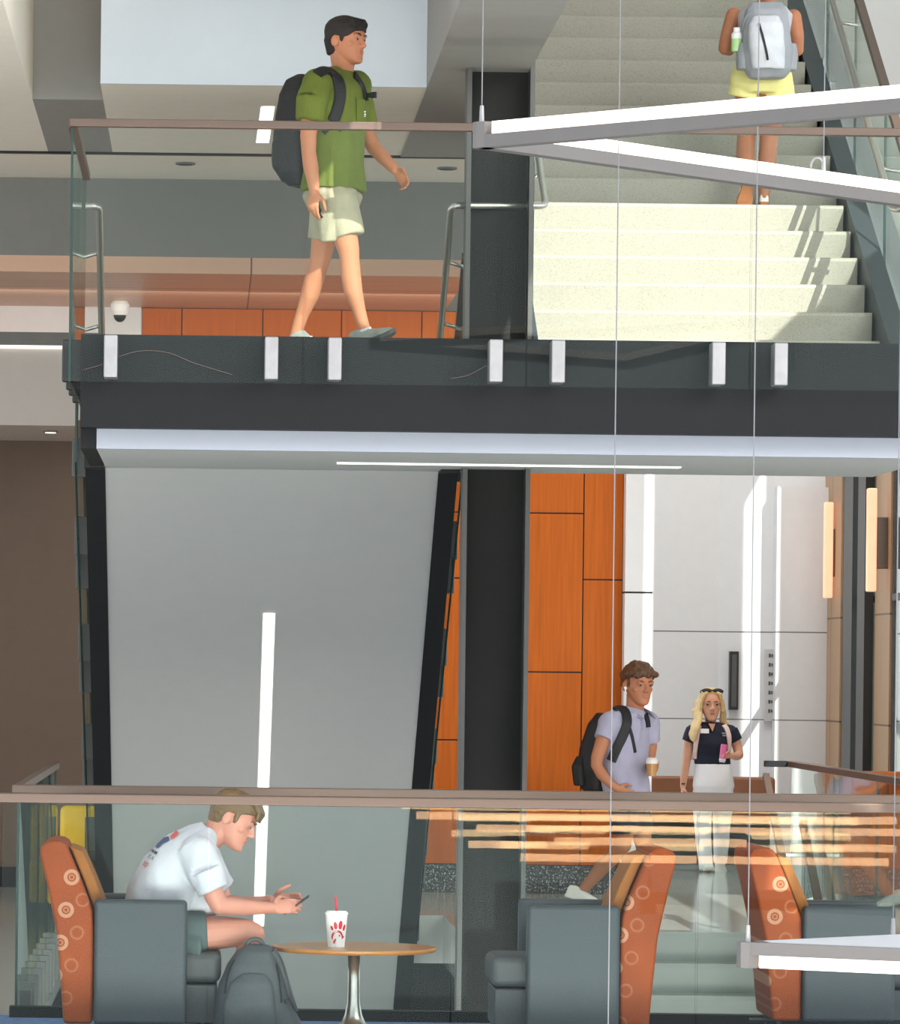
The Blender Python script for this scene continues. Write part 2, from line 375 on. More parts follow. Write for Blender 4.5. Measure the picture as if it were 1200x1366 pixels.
# unseen roof added over the atrium; its openings are shaped to cast the sun patches
ROOFZ = 11.0
def to_roof(p): p = V(p); return p + TOSUN * ((ROOFZ - p.z) / TOSUN.z)
LIT = []
LIT.append([V((1.7, 28.2, ZL)), V((1.7, 29.99, 4.76)), V((4.02, 29.99, 4.76)), V((4.2, 29.55, 4.36)), V((3.85, 29.0, 4.1)), V((3.15, 28.25, ZL))])
LIT.append([P(360, 462, 26.6), P(360, 330, 26.6), P(395, 262, 26.6), P(462, 190, 26.6), P(462, 40, 26.6), P(560, 150, 26.6), P(560, 462, 26.6)])
LIT.append([Pz(884, 1168, 0), Pz(990, 1226, 0), Pz(858, 1226, 0)])
LIT.append([Pz(945, 1176, 0), Pz(1000, 1176, 0), Pz(1075, 1224, 0), Pz(1040, 1224, 0)])
LIT.append([P(990, 652, 45.4), P(1013, 606, 45.4), P(1018, 1100, 45.4), P(995, 1100, 45.4)])
LIT.append([P(855, 590, 37.8), P(864, 590, 37.8), P(869, 1120, 37.8), P(860, 1120, 37.8)])
LIT.append([P(1040, 1105, 22.72), P(1080, 1105, 22.72), P(1076, 1222, 22.72), P(1062, 1202, 22.72), P(1032, 1185, 22.72)])
LIT.append([P(918, 885, 42.4), P(939, 885, 42.4), P(936, 975, 42.4), P(916, 975, 42.4)])
rb = bmesh.new(); eds = []
for loop in [[V((-16, -8, 0)), V((22, -8, 0)), V((22, 62, 0)), V((-16, 62, 0))]] + [[to_roof(p) for p in l] for l in LIT]:
    vs = [rb.verts.new((p.x, p.y, ROOFZ)) for p in loop]
    for i in range(len(vs)): eds.append(rb.edges.new((vs[i], vs[(i + 1) % len(vs)])))
bmesh.ops.triangle_fill(rb, edges=eds, use_beauty=True, use_dissolve=False)
me = bpy.data.meshes.new('roof'); rb.to_mesh(me); rb.free(); me.materials.append(M_white)
roof = bpy.data.objects.new('ceiling_sun_gate', me); COL.objects.link(roof); struct(roof)
md = roof.modifiers.new('thick', 'SOLIDIFY'); md.thickness = .06; md.offset = 1

struct(B().box((-30, -10, -4.3), (40, 62, -4.0)).build('floor_lower', M_lower))
# lounge floor and the hall behind the stair
struct(B().box((-7, 22.0, -.35), (9, 23.95, 0)).build('floor_lounge', M_carpet))
b = B(); b.box((-7, 23.95, -.35), (-.93, 38.2, -.002)); b.box((4.15, 23.95, -.35), (7.5, 46.3, -.002)); b.box((-.93, 34.34, -.35), (1.75, 38.2, -.002)); b.box((1.75, 32.5, -.35), (4.15, 46.3, -.002)); b.box((-.93, 38.2, -.35), (1.75, 46.3, -.002))
struct(b.build('floor_hall', M_terrfloor))
struct(B().box((-12, 40, -4), (12, 40.3, -.36)).build('wall_lower', M_darker))
struct(B().box((-7, 21.93, -.42), (9, 22.0, .0)).build('trim_lounge_edge', M_slab))

# back wall of the hall: orange veneer panels, white and taupe plaster
xs = [uv(p, 900)[0] * 38 / FPX for p in (185, 237, 345, 450, 557, 665, 776, 829)]
xs[0] = -.54
b = B(); b.mi = 1; b.box((xs[0], 38.02, .22), (xs[-1], 38.3, E + 2.91)); b.mi = 0
seamsA = [E + (895 - y) * 38 / FPX for y in (1105, 891, 679, 467)]; seamsB = [E + (895 - y) * 38 / FPX for y in (983, 767, 553)]
for k in range(7):
    zz = [.222] + (seamsA if k % 2 == 1 else seamsB) + [E + 2.91]
    for z0, z1 in zip(zz, zz[1:]): b.box((xs[k] + .005, 38.0, z0 + .006), (xs[k + 1] - .005, 38.02, z1 - .006))
struct(b.build('wall_back_panels', [M_orange, M_darker]))
struct(B().box((xs[0], 37.99, 0), (xs[-1], 38.3, .22)).build('baseboard_back', M_terrdk))
b = B(); b.box((xs[-1], 37.8, 0), (3.575, 38.4, E + .66)); b.box((xs[-1], 37.8, E + .675), (3.575, 38.4, 7)); b.mi = 1; b.box((xs[-1] + .004, 37.83, E + .655), (3.565, 38.38, E + .68))
struct(b.build('wall_white_pier', [M_white, M_darker]))
struct(B().box((-9, 38.0, 0), (-.545, 38.3, E + 2.0)).build('wall_back_taupe', M_taupe))
struct(B().box((-9, 38.0, E + 2.0), (-.545, 38.3, E + 2.91)).build('wall_back_white', M_white))
struct(B().box((-9, 37.97, 0), (-.95, 38.0, .16)).build('baseboard_left', M_darker))
# dropped bulkhead with a light line, at the left
b = B(); b.box((-9, 35.6, E + 1.83), (-.78, 38, E + 2.42)); b.mi = 1; b.box((-9, 35.58, E + 2.43), (-.78, 37, E + 2.53))
struct(b.build('trim_bulkhead', [M_band, M_slab]))
# ceilings above the landing
CB = E + 2.91; CT = E + 3.6
struct(B().box((-9, 34.7, CB), (1.89, 38.3, CB + .12)).build('ceiling_copper', grooves(M_copper, [(1, 36.05, 50, .02), (0, .3, 2.4, .012)], (120, 86, 66))))
struct(B().box((-9, 34.7, CB + .12), (1.89, 34.95, CT + .4)).build('wall_bulkhead', M_bulk))
YA = (CT - E) * FPX / (895 - 113); YB = (CT - E) * FPX / (895 - 135)
xl = uv(115, 113)[0] * YA / FPX; xl2 = uv(25, 130)[0] * YB / FPX; xr = uv(550, 113)[0] * YA / FPX
def ceil_box(name, m, a, b_): struct(B().box(a, b_).build(name, m, bevel=.0))
YG = 32.96
ceil_box('ceiling_main', M_ceil, (xl, YA + .03, CT), (xr, YG - .01, 9.5))
ceil_box('trim_well_sky_tint', M_wellface, (xl, YA, CT), (xr, YA + .03, 9.5))  # thin sheet carrying the painted sky tint of the well face
ceil_box('ceiling_well', M_ceilgrey, (xl2, YB, CT), (xl, YG - .01, 9.5))
ceil_box('ceiling_left', M_ceil, (-9, 24.95, CT), (xl2, YG - .01, 9.5))
ceil_box('ceiling_right', M_ceilgrey, (xr, 24.95, CT - .01), (1.89, YG - .01, 9.5))
ceil_box('ceiling_rear', M_ceil, (-9, YG + .01, CT), (1.89, 34.7, 9.5))
ceil_box('trim_ceiling_joint', M_darker, (-9, YG - .03, CT - .014), (1.9, YG + .03, 9.0))
# wall behind the upper flight
struct(B().box((4.3, 36.5, 3.9), (5.9, 36.8, 9.5)).build('wall_upper', M_under))
struct(B().box((1.5, 38.31, E + 2.9), (4.2, 38.5, 9.5)).build('wall_upper_rear', M_bulk))
# lobby with the lift wall
gl = [(2, E + .43, 100, .012), (2, E - .408, 100, .010)]
grooves(M_lobby, gl, (120, 118, 116))
ylob = 45.5; xk = uv(957, 900)[0] * ylob / FPX; xk2 = uv(1030, 900)[0] * 45.36 / FPX
b = B(); b.loft([[V((x, y, z)) for x, y in ((2.6, ylob), (xk, ylob), (xk2, 45.36), (6.0, 45.36), (6.0, 45.8), (2.6, 45.8))] for z in (0, 7)])
b.box((xk2, 45.12, 0), (6.0, 45.37, E + 1.82))
struct(b.build('wall_lobby', M_lobby))
# right wall: tan panels with tall windows
XT = 5.92
def yt(px): return XT * FPX / uv(px, 850)[0]
grooves(M_tan, [(2, E + .56, 100, .014), (2, E - .41, 100, .014), (1, yt(1107), 100, .02)], (90, 70, 50))
b = B(); b.box((XT, yt(1119), 0), (XT + .08, 45.4, 7)); b.box((XT, yt(1185), 0), (XT + .08, yt(1165), 7)); b.box((XT, 36, 0), (XT + .08, yt(1212), 7))
struct(b.build('wall_right', M_tan))
def window(name, ya, yb):
    b = B()
    for y in (ya + .04, yb - .04): b.box((XT + .02, y - .04, 0), (XT + .07, y + .04, 7))
    b.box((XT + .01, ya, E + .68), (XT + .06, yb, E + .74)); b.box((XT + .02, ya, 0), (XT + .07, yb, .1))
    o = struct(b.build(name, M_mull))
    p = B().box((XT + .03, ya + .08, .1), (XT + .04, yb - .08, 7)).build('pane', M_wglass, o)
    return o
for pa, pb in ((1134, 1146), (1153, 1163)): struct(B().box((XT - .08, yt(pb), 0), (XT, yt(pa), 7)).build('trim_mullion', M_mull))
window('window_1', yt(1165), yt(1119)); window('window_2', yt(1212), yt(1185))
struct(B().box((6.2, yt(1117), -1), (7.0, 43.85, 9)).build('wall_outer_fin', M_mull))
struct(B().box((7.6, 38, -.6), (30, 62, -.5)).build('ground', M_green_leaf))
t = thing('tree', 'green leafy tree outside behind the tall window at right', 'tree', (7.9, 54, -.5))
b = B(); rr = random.Random(3)
for i in range(60):
    c = V((7.9 + rr.uniform(-1.5, 1.5), 54 + rr.uniform(-2.4, 2.4), rr.uniform(1.2, 6.5))); s_ = rr.uniform(.4, .8); b.ball(c, s_, 9, 6)
for v in b.bm.verts: v.co += V((noise.noise(v.co * 3), noise.noise(v.co * 3 + V((5, 0, 0))), noise.noise(v.co * 3 + V((0, 7, 0))))) * .35
b.build('foliage', M_green_leaf, t)
B().cone((7.9, 54, -.5), (7.9, 54, 3), .22, .14).build('trunk', mat('bark', (90, 72, 54), .9), t)

# ------------------------------------------------------------------ LANDING AND STAIRS
b = B(); b.box((-.70, 26.15, 3.08), (4.10, Y0S + .04, ZL)); struct(b.build('floor_landing', M_terr))
b = B(); b.box((-.70, 25.98, E + 1.33), (4.10, 26.15, E + 1.84)); b.box((-.70, 26.15, E + 1.22), (-.615, Y0S + .2, E + 1.80)); struct(b.build('trim_landing_fascia', M_dark))
b = B(); b.box((-.612, 26.14, E + 1.22), (4.02, 26.20, E + 1.33)); struct(b.build('trim_lower_fascia', M_fascia))
b = B(); b.box((-.612, 26.20, E + 1.22), (4.02, Y0S - .01, E + 1.3)); b.box((1.52, Y0S - .01, E + 1.22), (4.02, Y0S + .36, E + 1.3)); struct(b.build('ceiling_soffit', M_under))

def flight_profile(up, n, th):
    pts = []
    if up:
        z = ZL; y = Y0S
        for k in range(n):
            pts += [(y, z), (y - .016, z + RISE - .022), (y - .012, z + RISE - .008), (y - .002, z + RISE)]; z += RISE; y += RUN
        pts += [(y, z), (y, z - .3), (Y0S + .5, ZL - .02), (Y0S, ZL - .0)]
        return pts[:-1]
    z = ZL - .001; y = Y0S
    for k in range(n):
        pts += [(y, z), (y + .01, z - RISE)] if k else [(y, z), (y, z - RISE)]
        z -= RISE; y += RUN
    pts += [(y, z), (y, z - .5), (Y0S + .35, E + 1.25), (Y0S, E + 1.3)]
    return pts
SW0, SW1 = 1.95, 4.0
st = thing('stair_flight', 'upper stair flight with speckled pale steps climbing from the landing', 'staircase', (3, Y0S, ZL))
B().prismx(flight_profile(True, 17, .3), SW0, SW1).build('steps', M_terr, st)
for x0, x1, in ((4.02, 4.14), (1.915, 1.945)):
    pr = [(Y0S - .55, ZL), (Y0S - .55, ZL + .02), (Y0S + 16.5 * RUN, ZL + RISE * 17 - .06), (Y0S + 16.5 * RUN, ZL + RISE * 17 - .5), (Y0S + .4, ZL - .0)]
    B().prismx(pr, x0, x1).build('stringer', M_stringer, st)
nl = 18
sl = thing('stair_flight', 'lower stair flight going down behind the lounge, seen from its smooth grey underside', 'staircase', (.4, Y0S, 0))
B().prismx(flight_profile(False, nl, .4), -.60, 1.39).build('steps', M_terr, sl)
def under(y): return E + 1.22 - (y - (Y0S + .33)) * .635
B().prismx([(Y0S + .33, under(Y0S + .33) + .03), (Y0S, E + 1.25), (Y0S, E + 1.22), (Y0S + .33, under(Y0S + .33)), (35.2, under(35.2)), (35.2, under(35.2) + .03)], -.615, 1.395).build('underside_panel', M_under, sl)
for x0, x1 in ((-.735, -.617), (1.397, 1.512)):
    pr = [(Y0S + .05, ZL + .06), (Y0S + .05, under(Y0S + .33) - .012), (Y0S + .33, under(Y0S + .33) - .012), (35.2, under(35.2) - .012), (35.2, under(35.2) + .55), (Y0S + 18 * RUN, ZL - 17.8 * RISE + .06)]
    B().prismx(pr, x0, x1).build('stringer', M_darker, sl)
sd = thing('stair_flight', 'lowest terrazzo stair flight dropping toward the viewer behind the right orange chairs', 'staircase', (3, 32.5, -.2))
pts = []; z, y = -.003, 32.5
for k in range(17):
    pts += [(y, z), (y - .012, z - .03), (y, z - RISE)]; z -= RISE; y -= RUN
pts += [(y, z), (y, z - .4), (32.9, -.45), (32.9, -.003)]
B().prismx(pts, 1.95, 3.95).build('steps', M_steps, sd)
pr = [(32.5, .05), (32.5, -.35), (32.5 - 17 * RUN, -17 * RISE - .35), (32.5 - 17 * RUN, -17 * RISE + .05)]
for x0, x1 in ((3.96, 4.08), (1.92, 1.945)): B().prismx(pr, x0, x1).build('stringer', M_dark, sd)

c = thing('steel_column', 'dark steel column standing between the two stair flights', 'column', (1.71, 28.2, -4))
b = B(); b.box((1.54, 28.23, -4), (1.885, 28.25, 10.98)); b.build('web', M_col, c)
for x0, x1 in ((1.512, 1.54), (1.885, 1.912)): B().box((x0, 28.02, -4), (x1, 28.25, 10.98)).build('flange', M_flange, c)

# ------------------------------------------------------------------ GLASS GUARDS
def glass_x(x0, x1, y, z0, z1, m, parent):     # pane in the xz plane
    b = B(); b.box((x0 + .004, y, z0), (x1 - .004, y + .013, z1)); edge_faces(b, .02); return b.build('glass_panel', [m, M_gedge], parent)
def glass_y(y0, y1, x, z0, z1, m, parent):
    b = B(); b.box((x, y0 + .004, z0), (x + .013, y1 - .004, z1)); edge_faces(b, .02); return b.build('glass_panel', [m, M_gedge], parent)
def bracket_x(px0, px1, py0, py1, y, parent):
    a, c = P(px0, py1, y), P(px1, py0, y); b = B(); b.box((a.x, y, a.z), (c.x, 25.98, c.z)); return b.build('bracket', M_steelw, parent, bevel=.008)
g = thing('glass_guardrail', 'clear glass guardrail with bronze cap along the upper landing edge', 'guardrail', (0, 25.9, 3.3))
YG_ = 25.88
gx = [-.752] + [uv(p, 500)[0] * YG_ / FPX for p in (394, 692, 990)] + [4.16]
for a, c_ in zip(gx, gx[1:]): glass_x(a, c_, YG_, E + 1.575, E + 2.975, M_glass, g)
B().box((-.775, YG_ - .02, E + 2.965), (4.16, YG_ + .035, E + 3.01)).build('rail_cap', M_cap, g, bevel=.006)
for p in (137.5, 352, 436.5, 651.5, 734.5, 948.5, 1031.5):
    q = uv(p, 480)[0] * 25.8 / FPX
    b = B(); b.box((q - .037, 25.79, E + 1.592), (q + .037, 25.98, E + 1.825)); b.build('bracket', M_steelw, g, bevel=.008)
# its return along the landing's left side
g2 = thing('glass_guardrail', 'short glass guardrail returning along the left end of the upper landing', 'guardrail', (-.75, 27.3, 3.3))
glass_y(25.9, 27.3, -.765, E + 1.575, E + 2.975, M_glass, g2); glass_y(27.3, 28.72, -.765, E + 1.575, E + 2.975, M_glass, g2)
B().box((-.785, 25.92, E + 2.965), (-.73, 28.72, E + 3.01)).build('rail_cap', M_cap, g2, bevel=.006)
for y in (26.25, 27.0, 27.55, 28.3): B().box((-.81, y - .04, E + 1.592), (-.70, y + .04, E + 1.825)).build('bracket', M_mull, g2, bevel=.008)
def slope_guard(label, x, ys, zf, lo, hi, m, cap=True, br=None, brm=None, capm=None):
    t = thing('glass_guardrail', label, 'guardrail', (x, ys[0], zf(ys[0])))
    for a, c_ in zip(ys, ys[1:]):
        b = B(); b.prismx([(a + .01, zf(a) + lo), (c_ - .01, zf(c_) + lo), (c_ - .01, zf(c_) + hi), (a + .01, zf(a) + hi)], x, x + .013)
        for f in b.bm.faces:
            f.normal_update()
            if abs(f.normal.x) < .5: f.material_index = 1
        b.build('glass_panel', [m, M_gedge], t)
        if br:
            for y in (a + .18, c_ - .18): B().box((br[0], y - .035, zf(y) + lo + .02), (br[1], y + .035, zf(y) + lo + .26)).build('bracket', brm, t, bevel=.006)
    if cap:
        a, c_ = ys[0], ys[-1]
        B().bar((x + .006, a, zf(a) + hi), (x + .006, c_, zf(c_) + hi), .05, .045).build('rail_cap', capm or M_cap, t)
    return t
down = lambda y: ZL - (y - Y0S) * RISE / RUN
up_ = lambda y: ZL + RISE + (y - Y0S) * RISE / RUN
ys = [28.75, 29.9, 31.05, 32.2, 33.35, 34.5]
slope_guard('sloping glass guardrail on the outer left side of the lower stair', -.805, ys, down, -.28, 1.0, M_glass, True, (-.825, -.74), M_flange)
slope_guard('sloping glass guardrail squeezed between the lower stair and the dark column', 1.548, ys, down, -.28, 1.0, M_glass, True, (1.515, 1.575), M_flange)
yu = [27.75, 29.2, 30.6, 32.0, 33.6]
slope_guard('sloping glass guardrail with cap on the right of the upper flight', 4.15, yu, up_, -.32, 1.07, M_glass, True, (4.14, 4.19), M_steelw)
slope_guard('sloping glass guardrail on the left of the upper flight beside the column', 1.925, [28.35, 29.8, 31.2, 32.6], up_, -.3, 1.0, M_glass, False)
# guard around the stair opening, at the lounge
g3 = thing('glass_guardrail', 'farther glass guardrail behind the seats, around the stair opening', 'guardrail', (1, 23.8, 0))
gx = [-.93, .28, 1.3, 2.14, 3.12, 4.15]
for a, c_ in zip(gx, gx[1:]): glass_x(a, c_, 23.8, .05, 1.13, M_glass, g3)
B().box((-.96, 23.775, 1.125), (4.17, 23.84, 1.168)).build('rail_cap', M_cap, g3, bevel=.006)
B().box((-.96, 23.76, 0), (4.17, 23.86, .055)).build('base_shoe', M_dark, g3)
for y0, y1 in ((23.82, 25.3), (25.3, 26.8), (26.8, 28.3), (28.3, 29.8)): glass_y(y0, y1, -.936, -.15, 1.13, M_glass, g3)
B().box((-.955, 23.84, 1.125), (-.905, 29.8, 1.168)).build('rail_cap', M_cap, g3, bevel=.006)
for y in [24.1 + .58 * i for i in range(10)]: B().box((-.924, y - .025, -.14), (-.865, y + .025, .12)).build('bracket', M_flange, g3, bevel=.006)
g4 = thing('glass_guardrail', 'nearest glass guardrail with bronze cap in front of the lounge seats', 'guardrail', (1, 22.1, 0))
gx = [-1.21] + [uv(p, 1200)[0] * 22.1 / FPX for p in (285, 610, 937)] + [3.48]
gx[0] = uv(9, 1200)[0] * 22.1 / FPX
for a, c_ in zip(gx, gx[1:]): glass_x(a, c_, 22.1, -.2, 1.13, M_glasslow, g4)
glass_x(-2.2, gx[0] - .006, 22.1, -.2, 1.13, M_glasslow, g4)
B().box((-3.0, 22.07, 1.125), (4.3, 22.14, 1.17)).build('rail_cap', M_cap, g4, bevel=.006)
g5 = thing('glass_guardrail', 'glass guardrail with sunlit cap along the right edge of the stair opening', 'guardrail', (4.12, 28, 0))
for y0, y1 in ((23.9, 25.6), (25.6, 27.3), (27.3, 29.0), (29.0, 31.0), (31.0, 33.2)): glass_y(y0, y1, 4.12, .02, 1.13, M_glass, g5)
B().box((4.09, 23.9, 1.125), (4.16, 33.25, 1.168)).build('rail_cap', M_cap, g5, bevel=.006)
B().box((3.93, 33.2, 1.125), (4.09, 33.25, 1.168)).build('rail_cap', M_dark, g5, bevel=.004)
dn2 = lambda y: -(32.6 - y) * RISE / RUN
slope_guard('sloping glass guardrail on the right of the lowest stair flight', 4.07, [28.0, 29.4, 30.8, 32.2], dn2, -.2, 1.0, M_glass, True)
h = thing('handrail', 'dark sloping handrail on the right of the lowest stair flight', 'handrail', (3.94, 31, .5))
B().bar((3.94, 33.2, 1.06), (3.94, 28.2, dn2(28.2) + .9), .045, .05).build('rail', M_cap, h)
for y in (29.2, 30.6, 32.0): B().bar((3.94, y, dn2(y) + .9), (4.07, y, dn2(y) + .9), .02, .02).build('rail_bracket', M_steel, h)

# ------------------------------------------------------------------ HANDRAILS
def handrail(label, pts, posts, r=.021):
    t = thing('handrail', label, 'handrail', pts[0]); B().tube(pts, r, 12).build('rail', M_steel, t, smooth=True)
    for a, c_, rr_ in posts: B().tube([a, c_], rr_, 10).build('rail_bracket', M_steel, t, smooth=True)
    return t
def bend(pts, rad=.05, n=4):
    pts = [V(p) for p in pts]; out = [pts[0]]
    for a, p, c_ in zip(pts, pts[1:], pts[2:]):
        u_, w_ = (a - p).normalized(), (c_ - p).normalized()
        for i in range(n + 1):
            t = i / n; out.append(p + u_ * rad * (1 - t) ** 2 + w_ * rad * t ** 2)
    return out + [pts[-1]]
zr = E + 2.8
A = V((2.0, 28.28, zr))
top = V((2.0, 33.0, zr + 4.72 * RISE / RUN)); lo_end = V((1.43, 28.12, zr - .02)); low = V((1.43, 33.0, zr - .02 - 4.9 * .6))
handrail('bent steel handrail turning from the upper flight past the column to the lower flight', bend([top, A, lo_end, low], .05),
         [((1.43, y, zr - .02 - (y - 28.12) * .6), (1.55, y, zr - .06 - (y - 28.12) * .6), .012) for y in (28.6, 29.15, 30.2, 31.3, 32.4)] + [((2.0, y, zr + (y - 28.28) * RISE / RUN), (1.93, y, zr - .06 + (y - 28.28) * RISE / RUN), .012) for y in (28.7, 29.9, 31.1)])
b0 = V((-.66, 28.1, zr - .05))
handrail('steel handrail at the left glass of the landing, dropping with the lower flight', bend([V((-.74, 28.1, zr - .05)), b0, V((-.66, 33.0, zr - .05 - 4.9 * .6))], .04),
         [((-.66, y, zr - .05 - (y - 28.1) * .6), (-.79, y, zr - .09 - (y - 28.1) * .6), .012) for y in (28.5, 29.15, 30.2, 31.3, 32.4)])
hx = 4.03; hz = lambda y: up_(y) + .92
handrail('steel handrail on the right side of the upper flight', bend([V((hx, 33.4, hz(33.4))), V((hx, 28.0, hz(28.0))), V((hx, 27.75, hz(28.0) - .03)), V((4.14, 27.75, hz(28.0) - .03))], .05),
         [((hx, y, hz(y)), (4.15, y, hz(y) - .02), .012) for y in (28.5, 29.5, 30.5, 31.5, 32.5)])
# ------------------------------------------------------------------ LIGHTS THAT HANG OR SIT IN THE CEILINGS
def pendant(label, corner, ends, led_up, m_led=M_led, hang=(), capdir=None):
    z = corner.z; t = thing('pendant_light', label, 'lamp', corner)
    pts = [corner, ends[0], ends[1]]
    h2 = .054
    cen = (pts[0] + pts[1] + pts[2]) / 3
    for a, c_ in ((0, 1), (0, 2), (1, 2)):
        p, q = pts[a], pts[c_]; d = (q - p).normalized(); o = d * .05
        B().bar(p + V((0, 0, -h2 / 2 if led_up else h2 / 2)), q + V((0, 0, -h2 / 2 if led_up else h2 / 2)), .066, h2).build('housing', M_alu, t)
        B().bar(p + o * 1.3 + V((0, 0, h2 / 2 if led_up else -h2 / 2)), q - o + V((0, 0, h2 / 2 if led_up else -h2 / 2)), .056, h2 - .003).build('diffuser', m_led, t)
    for p in pts: B().lathe(p + V((0, 0, -h2 + .0)), [(0, 0), (.047, 0), (.047, 2 * h2), (0, 2 * h2)], 8).build('corner_joint', M_alu, t)
    for p in hang:
        b = B(); b.cone(p + V((0, 0, h2)), p + V((0, 0, h2 + .07)), .011, .008); b.build('cable_grip', M_steelw, t)
        B().tube([p + V((0, 0, h2 + .06)), V((p.x, p.y, ROOFZ))], .0026, 6).build('cable', M_cable, t)
    return t
cu = P(628, 172, 19.7); zu = cu.z
e1, e2 = Pz(1310, 96, zu), Pz(1330, 254, zu)
mid = Pz(1082, 226, zu)
p1 = pendant('upper triangular pendant light crossing in front of the stairs', cu, (e1, e2), True, M_led, (cu + V((-.01, 0, 0)), mid))
hk = []
for i in range(9):
    a = math.pi * i / 8; hk.append(mid + V((-.03 - .03 * math.cos(a), 0, .07 + .05 * math.sin(a))))
B().tube(hk, .006, 8).build('cable_hook', M_steelw, p1, smooth=True)
cl = P(1006, 1256, 19.9); zl = cl.z
f1, f2 = Pz(1330, 1262, zl), Pz(1330, 1232, zl)
pl = pendant('lower triangular pendant light at the bottom right corner', cl, (f1, f2), False, M_led, (cl, Pz(1199, 1241, zl)))
# top plate of the lower lamp, its pale blue painted in as sky light
b = B(); n1 = (f1 - cl).normalized(); n2 = (f2 - cl).normalized()
b.loft([[cl + n1 * .1 + V((0, 0, k)), f1 + V((0, 0, k)), f2 + V((0, 0, k)), cl + n2 * .1 + V((0, 0, k))] for k in (.046, .056)])
b.build('top_plate', M_alub, pl)
c3 = P(824, 1520, 19.5); z3 = c3.z
pendant('pendant light hanging below the picture on one long thin cable', c3, (Pz(1100, 1560, z3), Pz(1060, 1500, z3)), False, M_led, (c3,))
# lamps hanging in the atrium on the near side, seen only as streaks mirrored in the near glass
for i, (px0, px1, py, yy) in enumerate(((560, 1200, 1077, -3.0), (640, 1210, 1092, -4.2), (745, 1000, 1109, -2.4), (1060, 1200, 1111, -3.4), (630, 735, 1117, -5.0), (700, 1190, 1131, -3.8))):
    Ym = 44.2 - yy; a, c_ = P(px0, py, Ym), P(px1, py, Ym); zz = (a.z + c_.z) / 2
    t = thing('tube_light', ['peach tube lamp mirrored as the topmost long streak in the near glass', 'peach tube lamp mirrored as the second long streak in the near glass', 'peach tube lamp mirrored as a short streak before the polo-shirted man', 'peach tube lamp mirrored as a streak right of the white-trousered woman', 'short peach tube lamp mirrored before the dark column foot', 'peach tube lamp mirrored as the lowest long streak in the near glass'][i], 'lamp', (a.x, yy, zz), 'tube lamps mirrored in the near glass')
    B().bar((a.x, yy, zz), (c_.x, yy, zz), .08, .075).build('diffuser', M_reflamp, t)
    B().bar((a.x, yy, zz + .07), (c_.x, yy, zz + .07), .07, .06).build('housing', M_alu, t)
    for q in (.15, .85): B().tube([V((a.x + (c_.x - a.x) * q, yy, zz + .1)), V((a.x + (c_.x - a.x) * q, yy, ROOFZ))], .004, 6).build('cable', M_cable, t)
# recessed lines
def led_line(label, p, q, wd, up, m=M_ledw):
    t = thing('recessed_light', label, 'lamp', (V(p) + V(q)) / 2)
    B().bar(p, q, wd, .012, up).build('diffuser', m, t)
    B().bar(V(p) + V(up) * .004, V(q) + V(up) * .004, wd + .02, .01, up).build('frame', M_under, t); return t
yl0, yl1 = 29.9, 33.35
def on_under(px, py):     # where a pixel's line meets the stair underside
    lo, hi = 28.7, 35.1
    for _ in range(50):
        m_ = (lo + hi) / 2; p = P(px, py, m_)
        if p.z < under(m_): lo = m_
        else: hi = m_
    return P(px, py, lo)
nu = V((0, .635, 1)).normalized()
qa, qb = on_under(357, 816), on_under(353, 1232)
led_line('long white light line set in the grey underside of the lower stair', qa - nu * .004, qb - nu * .004, .072, nu)
sz = E + 1.22
led_line('thin white light line along the soffit under the upper landing', Pz(443, 613, sz - .003), Pz(900, 608, sz - .003), .11, (0, 0, 1))
a, c_ = Pz(339, 140, CT), Pz(333, 187, CT)
led_line('slanting white light line in the ceiling left of the green-shirted man', a - V((0, 0, .004)), c_ - V((0, 0, .004)), .085, (0, 0, 1))
t = thing('recessed_light', 'thin white light line along the top of the white bulkhead at left', 'lamp', (-3, 35.58, E + 2.41))
B().box((-9, 35.575, E + 2.405), (-.80, 35.6, E + 2.43)).build('diffuser', M_leddim, t)
def downlight(label, p, r, glow):
    t = thing('downlight', label, 'lamp', p)
    B().lathe(p + V((0, 0, -.012)), [(0, 0), (r, 0), (r, .012), (0, .012)], 24).build('trim_ring', M_slab, t); B().lathe(p + V((0, 0, -.016)), [(0, 0), (r * .75, 0), (r * .75, .01), (0, .01)], 24).build('lens', M_ledw if glow else M_mull, t)
downlight('lit round downlight in the lower ceiling at far left', Pz(60, 580, E + 1.83), .055, True)
downlight('unlit slot downlight in the ceiling above the left landing', Pz(231, 218, CT), .07, False)
downlight('unlit slot downlight in the ceiling beside the dark column', Pz(580, 216, CT), .07, False)
# dome camera
pc = Pz(148, 404, CB); pc = V((pc.x, 37.4, CB))
t = thing('dome_camera', 'white dome security camera under the copper ceiling', 'camera', pc)
B().lathe(pc - V((0, 0, .11)), [(0, 0), (.06, 0), (.075, .03), (.075, .085), (.06, .11), (0, .11)], 28).build('housing', M_cup, t, smooth=False)
B().ell(pc - V((0, 0, .11)), (.05, 0, 0), (0, .05, 0), (0, 0, .055)).build('dome', M_blackp, t, smooth=True)
# stray wires tucked at the slab
t = thing('loose_wire', 'thin pale wire looping along the glass foot at the left of the landing', 'wire', P(100, 495, 25.84))
B().tube([P(x, y, 25.85) for x, y in ((102, 497), (125, 490), (150, 478), (180, 470), (215, 472), (250, 485), (300, 499))], .0014, 6, sub=5).build('strand', M_cap, t)
t = thing('loose_wire', 'thin pale wire at the glass foot below the dark column', 'wire', P(600, 497, 25.84))
B().tube([P(x, y, 25.85) for x, y in ((592, 497), (615, 492), (640, 478), (648, 476))], .0014, 6, sub=5).build('strand', M_cap, t)

